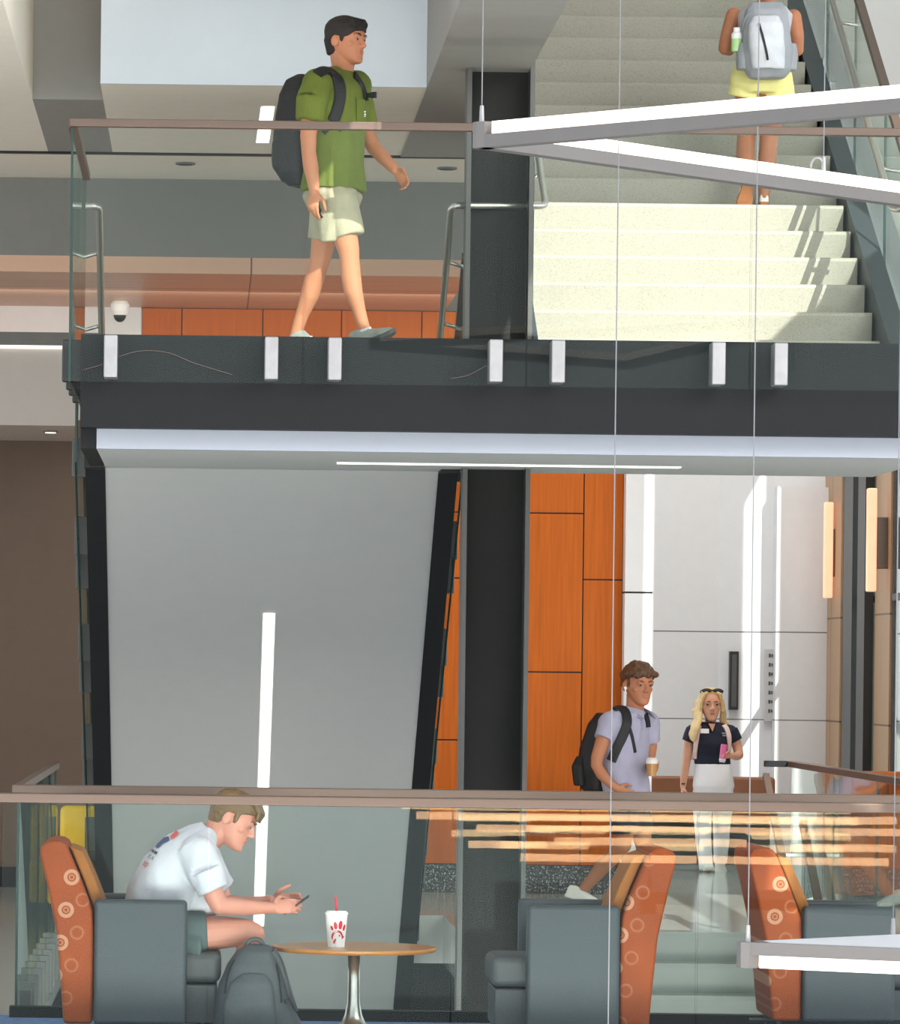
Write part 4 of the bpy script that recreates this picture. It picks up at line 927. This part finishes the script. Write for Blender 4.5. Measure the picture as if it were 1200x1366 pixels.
# ---- 2. the seated man with the phone
def seated():
    Y0 = 22.92; F = lambda x, y, d=0: P(x, y, Y0 + d)
    t = person('seated man in white t-shirt bent over a phone in the left armchair', F(230, 1375)); t.location.z = 0
    r = V((0, -1, 0)); u = V((0, 0, 1)); H = .268
    hf = nrm(.88, -.16, -.46); hu = nrm(.46, 0, .88); hc = F(316, 1091, .0)
    sp = [(218, 1262), (216, 1235), (222, 1200), (238, 1166), (258, 1138), (276, 1120)]
    def ring(i, w_, d_):
        a, c_ = sp[max(i - 1, 0)], sp[min(i + 1, len(sp) - 1)]; tx, ty = c_[0] - a[0], c_[1] - a[1]; n = math.hypot(tx, ty)
        return (F(*sp[i]), r * w_, V((-ty / n, 0, -tx / n)) * d_)
    b = B(); q = head(b, hc, H, hf, hu)
    b.chain([(q(0, -.14, -.18), .066), (F(292, 1112), .064), (F(278, 1122), .075)])
    b.rings([ring(0, .16, .13), ring(1, .165, .13), ring(2, .17, .13), ring(3, .18, .13), ring(4, .175, .11), ring(5, .12, .08)])
    b.chain([(F(270, 1142, -.19), .064), (F(282, 1170, -.212), .052), (F(292, 1193, -.22), .048), (F(299, 1207, -.215), .044), (F(320, 1208, -.18), .044), (F(345, 1209, -.13), .036), (F(370, 1209, -.09), .028)])
    b.chain([(F(276, 1142, .19), .062), (F(292, 1172, .21), .053), (F(306, 1204, .2), .044), (F(330, 1206, .15), .042), (F(352, 1203, .09), .034), (F(368, 1200, .05), .028)])
    hand(b, F(370, 1209, -.09), nrm(.95, .18, .12), nrm(.1, .6, .8), nrm(.0, .5, .85), .19, [.22, .3, .35, .4], .35)
    hand(b, F(370, 1201, .05), nrm(.95, -.1, .1), nrm(.1, -.7, .6), nrm(.2, -.1, .95), .185, [.25, .3, .35, .4], .0)
    for s_ in (-1, 1):
        dy = -.12 if s_ < 0 else .14
        b.chain([(F(228, 1254, s_ * .10), .10), (F(265, 1247, dy * 1.0), .092), (F(305, 1243, dy), .079), (F(336, 1242, dy), .064), (F(345, 1245, dy), .06), (F(341, 1262, dy), .052), (F(333, 1285, dy), .058), (F(325, 1310, dy), .05), (F(317, 1340, dy), .036), (F(314, 1358, dy), .036)])
    body, bv = fuse(b, 'body', SK['pink'], t, .0052, 3)
    face(q, H, hf, hu, t, M_hairsand)
    b = B(); haircap(b, hc, H, hf, hu, .04, .02, (.10, .40), -.22)
    for k in range(11):
        a = -.27 + .054 * k; b.chain([(q(a, .27, .42), .055 * H), (q(a, .40, .32), .045 * H), (q(a + .02 * math.sin(k * 2.1), .425, .20 - .05 * abs(math.sin(k * 1.3))), .022 * H)])
    fuse(b, 'hair', M_hairsand, t, .006, 2, .004, 40)
    b = B(); b.rings([ring(0, .185, .165), ring(1, .19, .168), ring(2, .20, .165), ring(3, .212, .158), ring(4, .205, .132), ring(5, .15, .098), (F(285, 1113), r * .09, V((.03, 0, -.06)).normalized() * .075)])
    b.cone(F(264, 1134, -.15), F(280, 1164, -.215), .092, .088); b.cone(F(279, 1162, -.215), F(291, 1188, -.22), .088, .076)
    b.cone(F(272, 1136, .15), F(300, 1184, .21), .09, .074)
    b.ball(F(268, 1196, 0), .13); yoke(b, F(280, 1118, -.07), F(270, 1140, -.17)); yoke(b, F(280, 1118, .07), F(273, 1140, .17))
    sh, sv = fuse(b, 't_shirt', M_whitetee, t, .0075, 3, .018, 8, aniso=(1.2, 1, .7))
    n_ = nrm(.62, 0, .5)
    b = B(); b.rings([(F(277, 1262), V((0, .27, 0)), V((0, 0, .10))), (F(240, 1256), V((0, .24, 0)), V((0, 0, .12))), (F(215, 1250), V((0, .21, 0)), V((0, 0, .15)))])
    for dy in (-.12, .14): b.cone(F(240, 1248, dy), F(284, 1244, dy), .118, .103)
    fuse(b, 'shorts', M_slatesh, t, .008, 2, .007, 9, aniso=(1, 1, .5))
    for dy in (-.12, .14):
        a = F(306, 1374, dy); a.z = .005; shoe(t, a, a + V((.29, 0, 0)), u, M_shoew, M_sole)
        B().cone(F(314, 1350, dy), F(312, 1362, dy), .042, .046).build('sock', M_whitetee, t, smooth=True)
    # print on the back of the shirt: emblem, small words, a red word
    decal('back_emblem', t, sv, [[(216, 1129), (225, 1120), (231, 1118), (232, 1123), (224, 1127), (217, 1134), (214, 1133)]], M_bluep, .006)
    decal('back_emblem', t, sv, [[(233, 1118), (241, 1110), (244, 1113), (243, 1116), (235, 1122)]], M_redprint, .006)
    decal('back_print', t, sv, [[(207, 1134), (210, 1135), (208, 1138), (205.5, 1137)], [(210.8, 1135.5), (213, 1137), (211, 1140), (208.8, 1138.5)], [(213.8, 1137.5), (217, 1139), (215, 1142.5), (211.8, 1140.8)]], M_darkprint, .006)
    def words(txt, x, y, ang, size, m, name):
        cu_ = bpy.data.curves.new('t', 'FONT'); cu_.body = txt; cu_.size = 1; cu_.align_x = 'CENTER'; cu_.align_y = 'CENTER'; o_ = bpy.data.objects.new('t', cu_); COL.objects.link(o_)
        dg = bpy.context.evaluated_depsgraph_get(); dg.update(); m2 = bpy.data.meshes.new_from_object(o_.evaluated_get(dg)); bpy.data.objects.remove(o_)
        bm_ = bmesh.new(); bm_.from_mesh(m2); bpy.data.meshes.remove(m2)
        for v in bm_.verts:
            c_, s_ = math.cos(ang), math.sin(ang); X, Yy = v.co.x * size * .62, v.co.y * size
            p, n = ray(sv, x + X * c_ + Yy * s_, y + X * s_ - Yy * c_, .005); v.co = p - parent_loc(t)
        me_ = bpy.data.meshes.new(name); bm_.to_mesh(me_); bm_.free(); me_.materials.append(m); o2 = bpy.data.objects.new(name, me_); COL.objects.link(o2); o2.parent = t
    words('IS A', 208, 1146, .55, 8, M_darkprint, 'back_print'); words('ap', 202, 1154, .45, 13, M_redprint, 'back_print')
    # phone
    ph = thing('phone', 'dark phone held by the seated man', 'phone', F(404, 1204, -.03))
    c_ = F(403, 1204, -.03); d = nrm(.78, -.1, .58); sd = V((0, 1, 0)); sd = (sd - d * sd.dot(d)).normalized(); n_ = d.cross(sd)
    b = B(); b.loft([[c_ + d * x + sd * y + n_ * k for x, y in ((-.075, -.036), (.075, -.036), (.075, .036), (-.075, .036))] for k in (-.004, .004)]); b.build('case', M_blackp, ph, bevel=.003)
    k = -.0045 if n_.x > 0 else .0045
    b = B(); b.loft([[c_ + d * x + sd * y + n_ * q_ for x, y in ((-.07, -.032), (.07, -.032), (.07, .032), (-.07, .032))] for q_ in (k, k * 1.1)]); b.build('screen', M_iris, ph)
seated()
# his backpack on the carpet
def floor_pack():
    Y0 = 22.62; F = lambda x, y, d=0: P(x, y, Y0 + d)
    bp = thing('backpack', 'grey backpack standing on the carpet at the seated man\'s feet', 'backpack', F(356, 1380)); bp.location.z = 0
    W_ = V((1, 0, 0)); D_ = V((0, 1, 0))
    def rg(y, xl_, xr_, d, dz=0): return (F((xl_ + xr_) / 2, y, 0), W_ * ((xr_ - xl_) / 2 / 279), D_ * d)
    b = B(); b.rings([rg(1383, 298, 418, .13), rg(1366, 297, 415, .15), rg(1340, 298, 402, .155), rg(1310, 302, 392, .145), rg(1285, 312, 385, .125), rg(1268, 325, 376, .10), rg(1259, 338, 368, .06)], e=2.8)
    _, v1 = fuse(b, 'bag_body', M_packgrey, bp, .009, 3, .008, 6)
    b = B(); b.rings([(F(345, 1376, -.14), W_ * .13, D_ * .05), (F(343, 1340, -.15), W_ * .125, D_ * .05), (F(345, 1310, -.13), W_ * .10, D_ * .04), (F(349, 1296, -.11), W_ * .06, D_ * .03)], e=3)
    fuse(b, 'front_pocket', M_packgrey, bp, .009, 3, .006, 8)
    B().tube([F(336, 1264, -.02), F(341, 1254, -.02), F(350, 1251, -.02), F(358, 1255, -.02), F(363, 1268, -.02)], .011, 8, sub=4).build('grab_handle', M_packgrey, bp, smooth=True)
    strap('shoulder_strap', bp, v1, [(372, 1266), (381, 1280), (388, 1300), (396, 1322), (404, 1345)], .05, .012, M_packgrey)
    strap('zip', bp, v1, [(322, 1280), (314, 1300), (310, 1325)], .012, .004, M_blackp); strap('zip', bp, v1, [(377, 1284), (382, 1305), (386, 1335)], .010, .004, M_blackp)
    strap('webbing', bp, v1, [(390, 1334), (398, 1326), (404, 1322)], .02, .005, M_blackp)
floor_pack()

# ---- 3. the man in the polo shirt with the coffee
def polo_man():
    Y0 = 36.4; F = lambda x, y, d=0: P(x, y, Y0 + d)
    f = nrm(.74, -.67, 0); r = nrm(-.67, -.74, 0); u = V((0, 0, 1)); H = .31
    t = person('man in pale lavender polo shirt and navy shorts striding past the orange wall', F(845, 1199)); t.location.z = 0
    hf = nrm(.42, -.9, -.03); hc = F(851, 900, 0)
    b = B(); q = head(b, hc, H, hf, u)
    b.rings([(q(0, -.10, -.22), r * .066, f * .07), (F(848, 931), r * .064, f * .07), (F(844, 941), r * .10, f * .08)])
    b.rings([(F(843, 940), r * .12, f * .07), (F(838, 956), r * .19, f * .11), (F(835, 985), r * .185, f * .125), (F(835, 1020), r * .17, f * .12), (F(838, 1050), r * .175, f * .12), (F(839, 1066), r * .16, f * .11)])
    b.chain([(F(813, 953, -.13), .062), (F(805, 978, -.16), .056), (F(799, 998, -.17), .05), (F(798, 1008, -.17), .044), (F(806, 1021, -.2), .044), (F(818, 1033, -.22), .034), (F(826, 1038, -.22), .03)])
    hand(b, F(826, 1038, -.22), nrm(.8, -.1, -.4), nrm(.1, .9, 0), nrm(.4, -.3, .8), .18, [.4, .4, .45, .5], .3)
    b.chain([(F(866, 951, .12), .06), (F(870, 980, .12), .05), (F(868, 1003, .06), .043), (F(871, 1010, -.06), .04), (F(874, 1012, -.17), .03)])
    hand(b, F(877, 1016, -.15), nrm(.1, -.3, .95), nrm(-1, -.2, 0), nrm(-.35, -.9, -.1), .17, [.55, .6, .6, .65], .3)
    b.chain([(F(834, 1062, -.08), .10), (F(838, 1092, -.08), .082), (F(836, 1114, -.06), .065), (F(826, 1126, -.02), .058), (F(810, 1143, .06), .062), (F(795, 1162, .1), .046), (F(781, 1179, .14), .036), (F(776, 1186, .15), .037)])
    b.chain([(F(850, 1062, .06), .10), (F(858, 1092, .02), .082), (F(864, 1114, -.03), .065), (F(865, 1130, -.03), .06), (F(863, 1150, -.02), .06), (F(862, 1172, 0), .042), (F(861, 1190, 0), .037)])
    body, bv = fuse(b, 'body', SK['tanned'], t, .0058, 3)
    face(q, H, hf, u, t, M_hairbr)
    b = B(); haircap(b, hc, H, hf, u, .05, .05, (.15, .26), -.16)
    rr = random.Random(5)
    for k in range(90):
        a = rr.uniform(-math.pi, math.pi); e = rr.uniform(.25, 1.2); x, y, z = math.cos(a) * math.cos(e) * .36, math.sin(a) * math.cos(e) * .43 - .02, .09 + math.sin(e) * .42
        if y > .1 and z < .27: continue
        b.ball(q(x, y, z * (1.08 if y > 0 else 1)), rr.uniform(.05, .11) * H, 8, 6)
    for k in range(8): b.ball(q(-.29 + .08 * k, .355 + .03 * math.sin(k * 2), .27 + .035 * math.sin(k * 1.7)), rr.uniform(.06, .085) * H, 8, 6)
    b.ell(q(-.34, -.02, .05), r * .04 * H, f * .12 * H, u * .1 * H)
    fuse(b, 'hair', M_hairbr, t, .008, 1, .006, 45)
    b = B(); b.rings([(F(846, 934), r * .085, f * .085), (F(844, 939), r * .15, f * .10), (F(838, 954), r * .22, f * .135), (F(835, 985), r * .215, f * .15), (F(835, 1018), r * .20, f * .145), (F(838, 1036), r * .205, f * .15), (F(840, 1044), r * .205, f * .15)])
    b.cone(F(817, 948, -.11), F(806, 974, -.165), .09, .078); b.cone(F(864, 948, .1), F(870, 976, .12), .085, .07)
    yoke(b, F(845, 938) + r * .07, F(814, 952, -.12)); yoke(b, F(845, 938) - r * .07, F(865, 951, .12))
    sh, sv = fuse(b, 'polo_shirt', M_lav, t, .0085, 3, .02, 7, aniso=(1.1, 1, .6))
    b = B()
    for s_ in (-1, 1): b.loft([[F(846, 928) - f * .075 + r * s_ * .02, F(846, 928) + r * s_ * .085, F(848, 934) + r * s_ * .04 + f * .10, F(849, 945) + r * s_ * .075 + f * .125 , F(845, 937) + r * s_ * .115, F(843, 935) - f * .09 + r * s_ * .02], [F(846, 928) - f * .083 + r * s_ * .02, F(846, 928) + r * s_ * .095, F(848, 934) + r * s_ * .04 + f * .112, F(849, 945) + r * s_ * .075 + f * .14 , F(845, 937) + r * s_ * .128, F(843, 935) - f * .10 + r * s_ * .02]])
    b.build('collar', M_lav, t)
    strap('placket', t, sv, [(857, 938), (858, 948), (859, 960)], .035, .003, M_lav)
    b = B(); b.rings([(F(839, 1036), r * .18, f * .13), (F(840, 1060), r * .195, f * .15), (F(842, 1072), r * .15, f * .12), (F(842, 1082), r * .08, f * .07)])
    b.cone(F(835, 1060, -.08), F(838, 1098, -.075), .115, .108); b.cone(F(850, 1060, .05), F(859, 1096, .02), .115, .105)
    fuse(b, 'shorts', M_navysh, t, .009, 2, .006, 9)
    a = F(775, 1191, .15); shoe(t, a + V((-.075, .02, .035)), a + V((.17, -.1, -.03)) + V((0, 0, -.0)), nrm(.3, 0, .95), M_shoew, M_shoew, W=.105)
    a = F(859, 1198, 0); a.z = .004; shoe(t, a - f * .07, a + f * .22, u, M_shoew, M_shoew, W=.105)
    B().cone(F(780, 1180, .14), F(776, 1188, .15), .043, .046).build('sock', M_whitetee, t, smooth=True); B().cone(F(862, 1184, 0), F(861, 1192, 0), .043, .046).build('sock', M_whitetee, t, smooth=True)
    p = q(.345, -.02, -.07); b = B(); b.ball(p, .014, 10, 8); b.chain([(p, .007), (p + V((0, -.01, -.04)), .006)]); fuse(b, 'earbud', M_cup, t, .003, 1)
    bp = thing('backpack', 'black backpack on the man in the lavender polo shirt', 'backpack', F(795, 1040, .1))
    D = lambda x, y: F(x, y, .16)
    b = B(); b.rings([(D(812, 938), r * .12, f * .05), (D(808, 952), r * .15, f * .09), (D(802, 985), r * .16, f * .12), (D(800, 1015), r * .165, f * .13), (D(803, 1040), r * .15, f * .11), (D(808, 1048), r * .12, f * .07)], e=3)
    fuse(b, 'bag_body', M_black, bp, .011, 3, .006, 7)
    b = B(); b.rings([(D(786, 996), r * .11, f * .05), (D(784, 1010), r * .14, f * .07), (D(786, 1036), r * .13, f * .06)], e=3); fuse(b, 'front_pocket', M_black, bp, .011, 3)
    strap('shoulder_strap', bp, sv, [(820, 934), (828, 929), (835, 938), (837, 952), (832, 968), (826, 982), (818, 1002)], .075, .015, M_black)
    strap('shoulder_strap', bp, sv, [(861, 939), (864, 948), (865, 956)], .05, .015, M_black)
    strap('webbing', bp, sv, [(839, 953), (844, 968), (849, 990)], .026, .006, M_black)
    cpos = F(872, 1021, -.235); cp = thing('drink_cup', 'clear iced coffee cup held by the man in the polo shirt', 'cup', cpos)
    B().lathe(cpos, [(0, 0), (.033, 0), (.043, .095), (0, .095)], 28).build('cup_body', M_coffee, cp); B().lathe(cpos + V((0, 0, .095)), [(0, 0), (.045, 0), (.047, .008), (.044, .03), (.034, .045), (0, .048)], 28).build('lid', M_lid, cp)
polo_man()

# ---- 4. the blonde woman
def blonde():
    Y0 = 42.5; F = lambda x, y, d=0: P(x, y, Y0 + d)
    f = V((0, -1, 0)); r = V((-1, 0, 0)); u = V((0, 0, 1)); H = .295
    t = person('blonde woman in navy polo and white trousers walking toward the viewer', F(950, 1155)); t.location.z = 0
    hf = nrm(.03, -1, -.02); hc = F(948.5, 923.5)
    b = B(); q = head(b, hc, H, hf, u, True)
    b.rings([(q(0, -.12, -.24), r * .053, f * .055), (F(949, 948), r * .05, f * .055), (F(949, 955), r * .09, f * .065)])
    b.rings([(F(949, 953), r * .11, f * .06), (F(950, 962), r * .165, f * .09), (F(951, 978), r * .15, f * .11), (F(952, 998), r * .135, f * .095), (F(953, 1010), r * .145, f * .1)])
    b.chain([(F(923, 962), .052), (F(920, 980), .045), (F(918, 1000), .038), (F(916, 1015), .037), (F(914, 1034), .026)])
    hand(b, F(914, 1034), nrm(0, -.1, -1), nrm(1, 0, 0), nrm(.2, -1, 0), .17, [.25, .3, .35, .4], .2)
    b.chain([(F(979, 962), .052), (F(985, 978), .045), (F(988, 990, -.02), .04), (F(984, 992, -.12), .037), (F(976, 991, -.22), .027)])
    hand(b, F(977, 991, -.22), nrm(-.9, -.35, .05), nrm(-.2, -.3, 0), nrm(-.2, -.6, .8), .165, [.6, .6, .6, .6], .5)
    b.chain([(F(941, 1040), .088), (F(941, 1085), .06), (F(943, 1110), .056), (F(949, 1145, -.05), .038)]); b.chain([(F(966, 1040), .085), (F(967, 1085, .1), .058), (F(967, 1110, .2), .05), (F(966, 1134, .3), .036)])
    body, bv = fuse(b, 'body', SK['fair'], t, .0058, 3)
    face(q, H, hf, u, t, M_hairsand, True)
    # long hair: centre-parted cap with locks falling in front of and behind the shoulders
    b = B(); hb = haircap(b, hc, H, hf, u, .035, .02, (.17, .52), -.3)
    for s_ in (-1, 1):
        for k in range(6):
            x0 = .29 + .018 * k; b.chain([(q(s_ * .05, .25 - .06 * k, .47), .035 * H), (q(s_ * .22, .33 - .09 * k, .33), .05 * H), (q(s_ * (x0 + .02), .22 - .09 * k, .08), .055 * H), (q(s_ * (x0 + .05), .16 - .09 * k, -.2), .06 * H)])
    for k in range(9):                               # her right (image left) falls long over the shoulder
        a = k / 8; b.chain([(q(.33 + .02 * k, .12 - .05 * k, -.2), .065 * H), (F(934 - 3.5 * a, 945, -.10 + .14 * a), .026), (F(930 - 6 * a, 957 - 2 * a, -.15 + .15 * a), .026), (F(928 - 8 * a, 968 - 6 * a, -.15 + .13 * a), .02), (F(927.5 - 7 * a, 974 - 6 * a, -.15 + .13 * a), .009)])
    for k in range(7):
        a = k / 6; b.chain([(q(-.34 - .02 * k, .06 - .06 * k, -.2), .06 * H), (F(964 + 3 * a, 945, .02 + .06 * a), .024), (F(969 + 4 * a, 953, .06 + .05 * a), .02), (F(972 + 3 * a, 958, .08 + .05 * a), .012)])
    fuse(b, 'hair', M_hairbl, t, .007, 5, .004, 26, aniso=(3, 3, .12))
    b = B(); b.rings([(F(949, 949), r * .075, f * .075), (F(949, 954), r * .15, f * .085), (F(950, 961), r * .195, f * .105), (F(951, 976), r * .172, f * .128), (F(952, 992), r * .158, f * .112), (F(953, 1003), r * .162, f * .115)])
    b.cone(F(927, 958), F(921, 974), .072, .066); b.cone(F(975, 958), F(983, 972), .072, .064)
    yoke(b, F(944, 953), F(926, 960), .04, .066); yoke(b, F(954, 953), F(975, 960), .04, .066)
    sh, sv = fuse(b, 'polo_shirt', M_navy, t, .0085, 3, .006, 8)
    B().rings([(F(949, 953), r * .088, f * .088), (F(949, 947), r * .078, f * .08)]).build('collar', M_navy, t, smooth=True)
    b = B(); b.prism([(F(944.5, 949).x, F(944.5, 949).z), (F(953.5, 949).x, F(953.5, 949).z), (F(950, 959.5).x, F(950, 959.5).z)], Y0 - .118, Y0 - .08); b.build('open_neckline', SK['fair'], t)
    decal('name_tag', t, sv, [[(936, 956.5), (947, 956.5), (947, 962.5), (936, 962.5)]], M_cup, .008)
    decal('shirt_crest', t, sv, [[(964, 961), (970, 961), (970, 962.5), (964, 962.5)], [(965, 964), (971, 964), (971, 965.5), (965, 965.5)]], M_packsil2, .006)
    b = B(); b.rings([(F(953, 1002), r * .158, f * .112), (F(954, 1014), r * .172, f * .125), (F(955, 1032), r * .188, f * .135), (F(955, 1042), r * .17, f * .125), (F(955, 1053), r * .09, f * .08)])
    b.chain([(F(942, 1040), .098), (F(941, 1060), .088), (F(942, 1085), .074), (F(943, 1105), .068)]); b.cone(F(943, 1103), F(948, 1144, -.05), .069, .062)
    b.chain([(F(967, 1040), .098), (F(968, 1060, .04), .09), (F(967, 1085, .1), .076), (F(967, 1110, .2), .068)]); b.cone(F(967, 1108, .195), F(966, 1132, .3), .068, .062)
    fuse(b, 'trousers', M_whpants, t, .0085, 2, .005, 8)
    a = F(950, 1155, -.02); a.z = .003; shoe(t, a + V((0, .1, 0)), a + V((.0, -.16, .012)), u, M_shoew, M_shoew, W=.1)
    a = F(965, 1140, .32); shoe(t, a + V((0, .09, .03)), a + V((.01, -.14, -.08)), nrm(0, -.4, .9), M_shoew, M_shoew, W=.1)
    strap('bracelet', t, bv, [(912.5, 1030), (914.5, 1030.3), (916.5, 1030)], .012, .004, M_black)
    sg = thing('sunglasses', 'dark sunglasses pushed up on the blonde woman\'s hair', 'sunglasses', q(0, .3, .42))
    for s_ in (-1, 1): B().ell(q(s_ * .165, .31, .425), r * .15 * H, f * .03 * H, u * .075 * H).build('lens', M_blackp, sg, smooth=True)
    b = B(); b.tube([q(-.33, .1, .36), q(-.31, .27, .43), q(0, .34, .44), q(.31, .27, .43), q(.33, .1, .36)], .02 * H, 8, sub=4); b.build('frame', M_blackp, sg, smooth=True)
    bp = thing('backpack', 'blush pink backpack worn by the blonde woman', 'backpack', F(950, 1000, .2))
    b = B(); b.rings([(F(948, 955, .2), r * .12, f * .05), (F(947, 965, .21), r * .15, f * .08), (F(945, 985, .21), r * .17, f * .09), (F(944, 998, .2), r * .165, f * .08)], e=3); fuse(b, 'bag_body', M_pinkst, bp, .011, 3)
    strap('shoulder_strap', bp, sv, [(966.5, 951.5), (970, 956), (973, 965), (974, 976), (974, 984)], .05, .012, M_pinkst); strap('shoulder_strap', bp, sv, [(934, 953), (932, 962), (931, 972), (930, 984), (930, 996)], .045, .012, M_pinkst)
    cpos = F(965.5, 1000, -.27); cn = thing('drink_can', 'slim pink drink can in the blonde woman\'s hand', 'can', cpos)
    d = nrm(.1, 0, 1); B().lathe(cpos, [(0, 0), (.026, .004), (.029, .012), (.029, .145), (.025, .16), (0, .16)], 26, d).build('can_body', M_pink, cn, smooth=False); B().lathe(cpos, [(0, -.002), (.024, -.002), (.0285, .011), (.0293, .012), (.0293, .03), (0, .03)], 26, d).build('can_base', M_whpants, cn)
blonde()

# ---- 5. the woman climbing the stairs
def climber():
    Y0 = 30.12; F = lambda x, y, d=0: P(x, y, Y0 + d)
    f = V((0, 1, 0)); r = V((1, 0, 0)); u = V((0, 0, 1)); H = .235
    t = person('woman in pale yellow shorts climbing the upper stairs, seen from behind', F(1000, 268)); t.location.z = ZL + 6 * RISE
    hc = F(1001, -48); b = B(); q = head(b, hc, H, f, u, True)
    b.rings([(q(0, -.1, -.25), r * .052, f * .055), (F(1000, -18), r * .05, f * .055), (F(1000, -8), r * .10, f * .06)])
    b.rings([(F(1000, -10), r * .11, f * .06), (F(999, 2), r * .17, f * .09), (F(998, 30), r * .15, f * .1), (F(997, 60), r * .135, f * .09), (F(996, 85), r * .165, f * .11), (F(996, 105), r * .17, f * .12)])
    b.chain([(F(957, 4, .02), .05), (F(950, 28, .0), .045), (F(946, 48, .02), .041), (F(952, 50, .12), .038), (F(962, 38, .24), .028)]); hand(b, F(962, 38, .24), nrm(.5, .4, .7), nrm(1, 0, 0), nrm(0, -1, .3), .165, .5)
    b.chain([(F(1037, 4, .02), .05), (F(1042, 28, .0), .045), (F(1043, 48, .03), .04), (F(1036, 48, .14), .037), (F(1028, 38, .24), .028)]); hand(b, F(1028, 38, .24), nrm(-.5, .4, .7), nrm(-1, 0, 0), nrm(0, -1, .3), .165, .5)
    b.chain([(F(1014, 100), .096), (F(1011, 135), .078), (F(1008, 162, .02), .06), (F(1007, 180, .0), .056), (F(1006, 198, -.02), .06), (F(1004, 225, -.03), .042), (F(1003, 244, -.04), .034), (F(1003, 256, -.02), .036)])
    b.chain([(F(980, 100), .096), (F(980, 130, .04), .078), (F(979, 155, .07), .06), (F(977, 175, .02), .058), (F(977, 193, -.05), .06), (F(978, 215, -.12), .042), (F(979, 232, -.18), .033)])
    fuse(b, 'body', SK['tanned'], t, .0055, 3); face(q, H, f, u, t, M_hairbr, True)
    b = B(); haircap(b, hc, H, f, u, .04, .02, (.12, .5), -.3); b.chain([(q(0, -.45, .1), .16 * H), (q(0, -.55, -.2), .15 * H), (q(0, -.52, -.6), .06 * H)]); fuse(b, 'hair', M_hairbr, t, .007, 2, .004, 30)
    b = B(); b.rings([(F(1000, -10), r * .12, f * .075), (F(999, 2), r * .178, f * .105), (F(998, 30), r * .165, f * .118), (F(997, 60), r * .155, f * .11), (F(996, 80), r * .172, f * .12)]); fuse(b, 'top', M_whitetee, t, .008, 2, .004, 9)
    b = B(); b.rings([(F(996, 66), r * .165, f * .115), (F(996, 85), r * .198, f * .14), (F(996, 98), r * .20, f * .15), (F(996, 108), r * .14, f * .13)])
    b.cone(F(1014, 84), F(1019, 113), .11, .108); b.cone(F(979, 84), F(974, 113, .02), .11, .108); fuse(b, 'shorts', M_pale_y, t, .008, 2, .006, 9)
    a = F(1004, 268, -.07); a.z = ZL + 6 * RISE + .003; shoe(t, a, a + V((0, .24, 0)), u, M_shoew, M_shoeb, W=.088)
    a = F(981, 229, -.21); shoe(t, a + V((.0, -.03, .0)), a + V((-.015, .09, -.15)), nrm(0, .85, .5), M_shoew, M_shoeb, W=.095)
    bp = thing('backpack', 'silver grey backpack on the woman climbing the stairs', 'backpack', F(1002, 85, -.25))
    D = lambda x, y, d=0: F(x, y, -.20 + d)
    b = B(); b.rings([(D(1000, -14), r * .10, f * .05), (D(1000, -4), r * .13, f * .09), (D(1001, 20), r * .145, f * .11), (D(1003, 55), r * .165, f * .12), (D(1004, 75), r * .15, f * .11), (D(1003, 87), r * .11, f * .07)], e=3); _, v1 = fuse(b, 'bag_body', M_packsil2, bp, .009, 3, .008, 7)
    b = B(); b.rings([(D(1000, 4, -.10), r * .08, f * .03), (D(1000, 14, -.11), r * .105, f * .05), (D(1002, 45, -.12), r * .115, f * .06), (D(1005, 74, -.1), r * .10, f * .045)], e=3); _, v2 = fuse(b, 'front_pocket', M_packsil, bp, .008, 3, .008, 9)
    strap('zip', bp, v2, [(991, 14), (996, 30), (1001, 48), (1004, 62)], .014, .005, M_black)
    strap('zip', bp, v1, [(970, 22), (974, 6), (984, -2)], .02, .006, M_packsil2)
    for s_, x in ((-1, 972), (1, 1033)): 
        b = B(); b.rings([(D(x, 40), r * .04, f * .05), (D(x, 55), r * .05, f * .07), (D(x, 76), r * .045, f * .06)]); fuse(b, 'side_pocket', M_packsil2, bp, .009, 2, .004, 9)
    bo = thing('water_bottle', 'white and green bottle in the side pocket of the silver backpack', 'bottle', D(962, 48))
    B().lathe(D(962, 52), [(0, 0), (.03, 0), (.033, .02), (.033, .08), (0, .08)], 20).build('bottle_body', mat('pale_green_plastic', (176, 216, 150), .4), bo, smooth=False); B().lathe(D(962, 52) + V((0, 0, .08)), [(0, 0), (.034, 0), (.034, .03), (.022, .045), (.022, .07), (0, .07)], 20).build('cap', M_cup, bo)
climber()
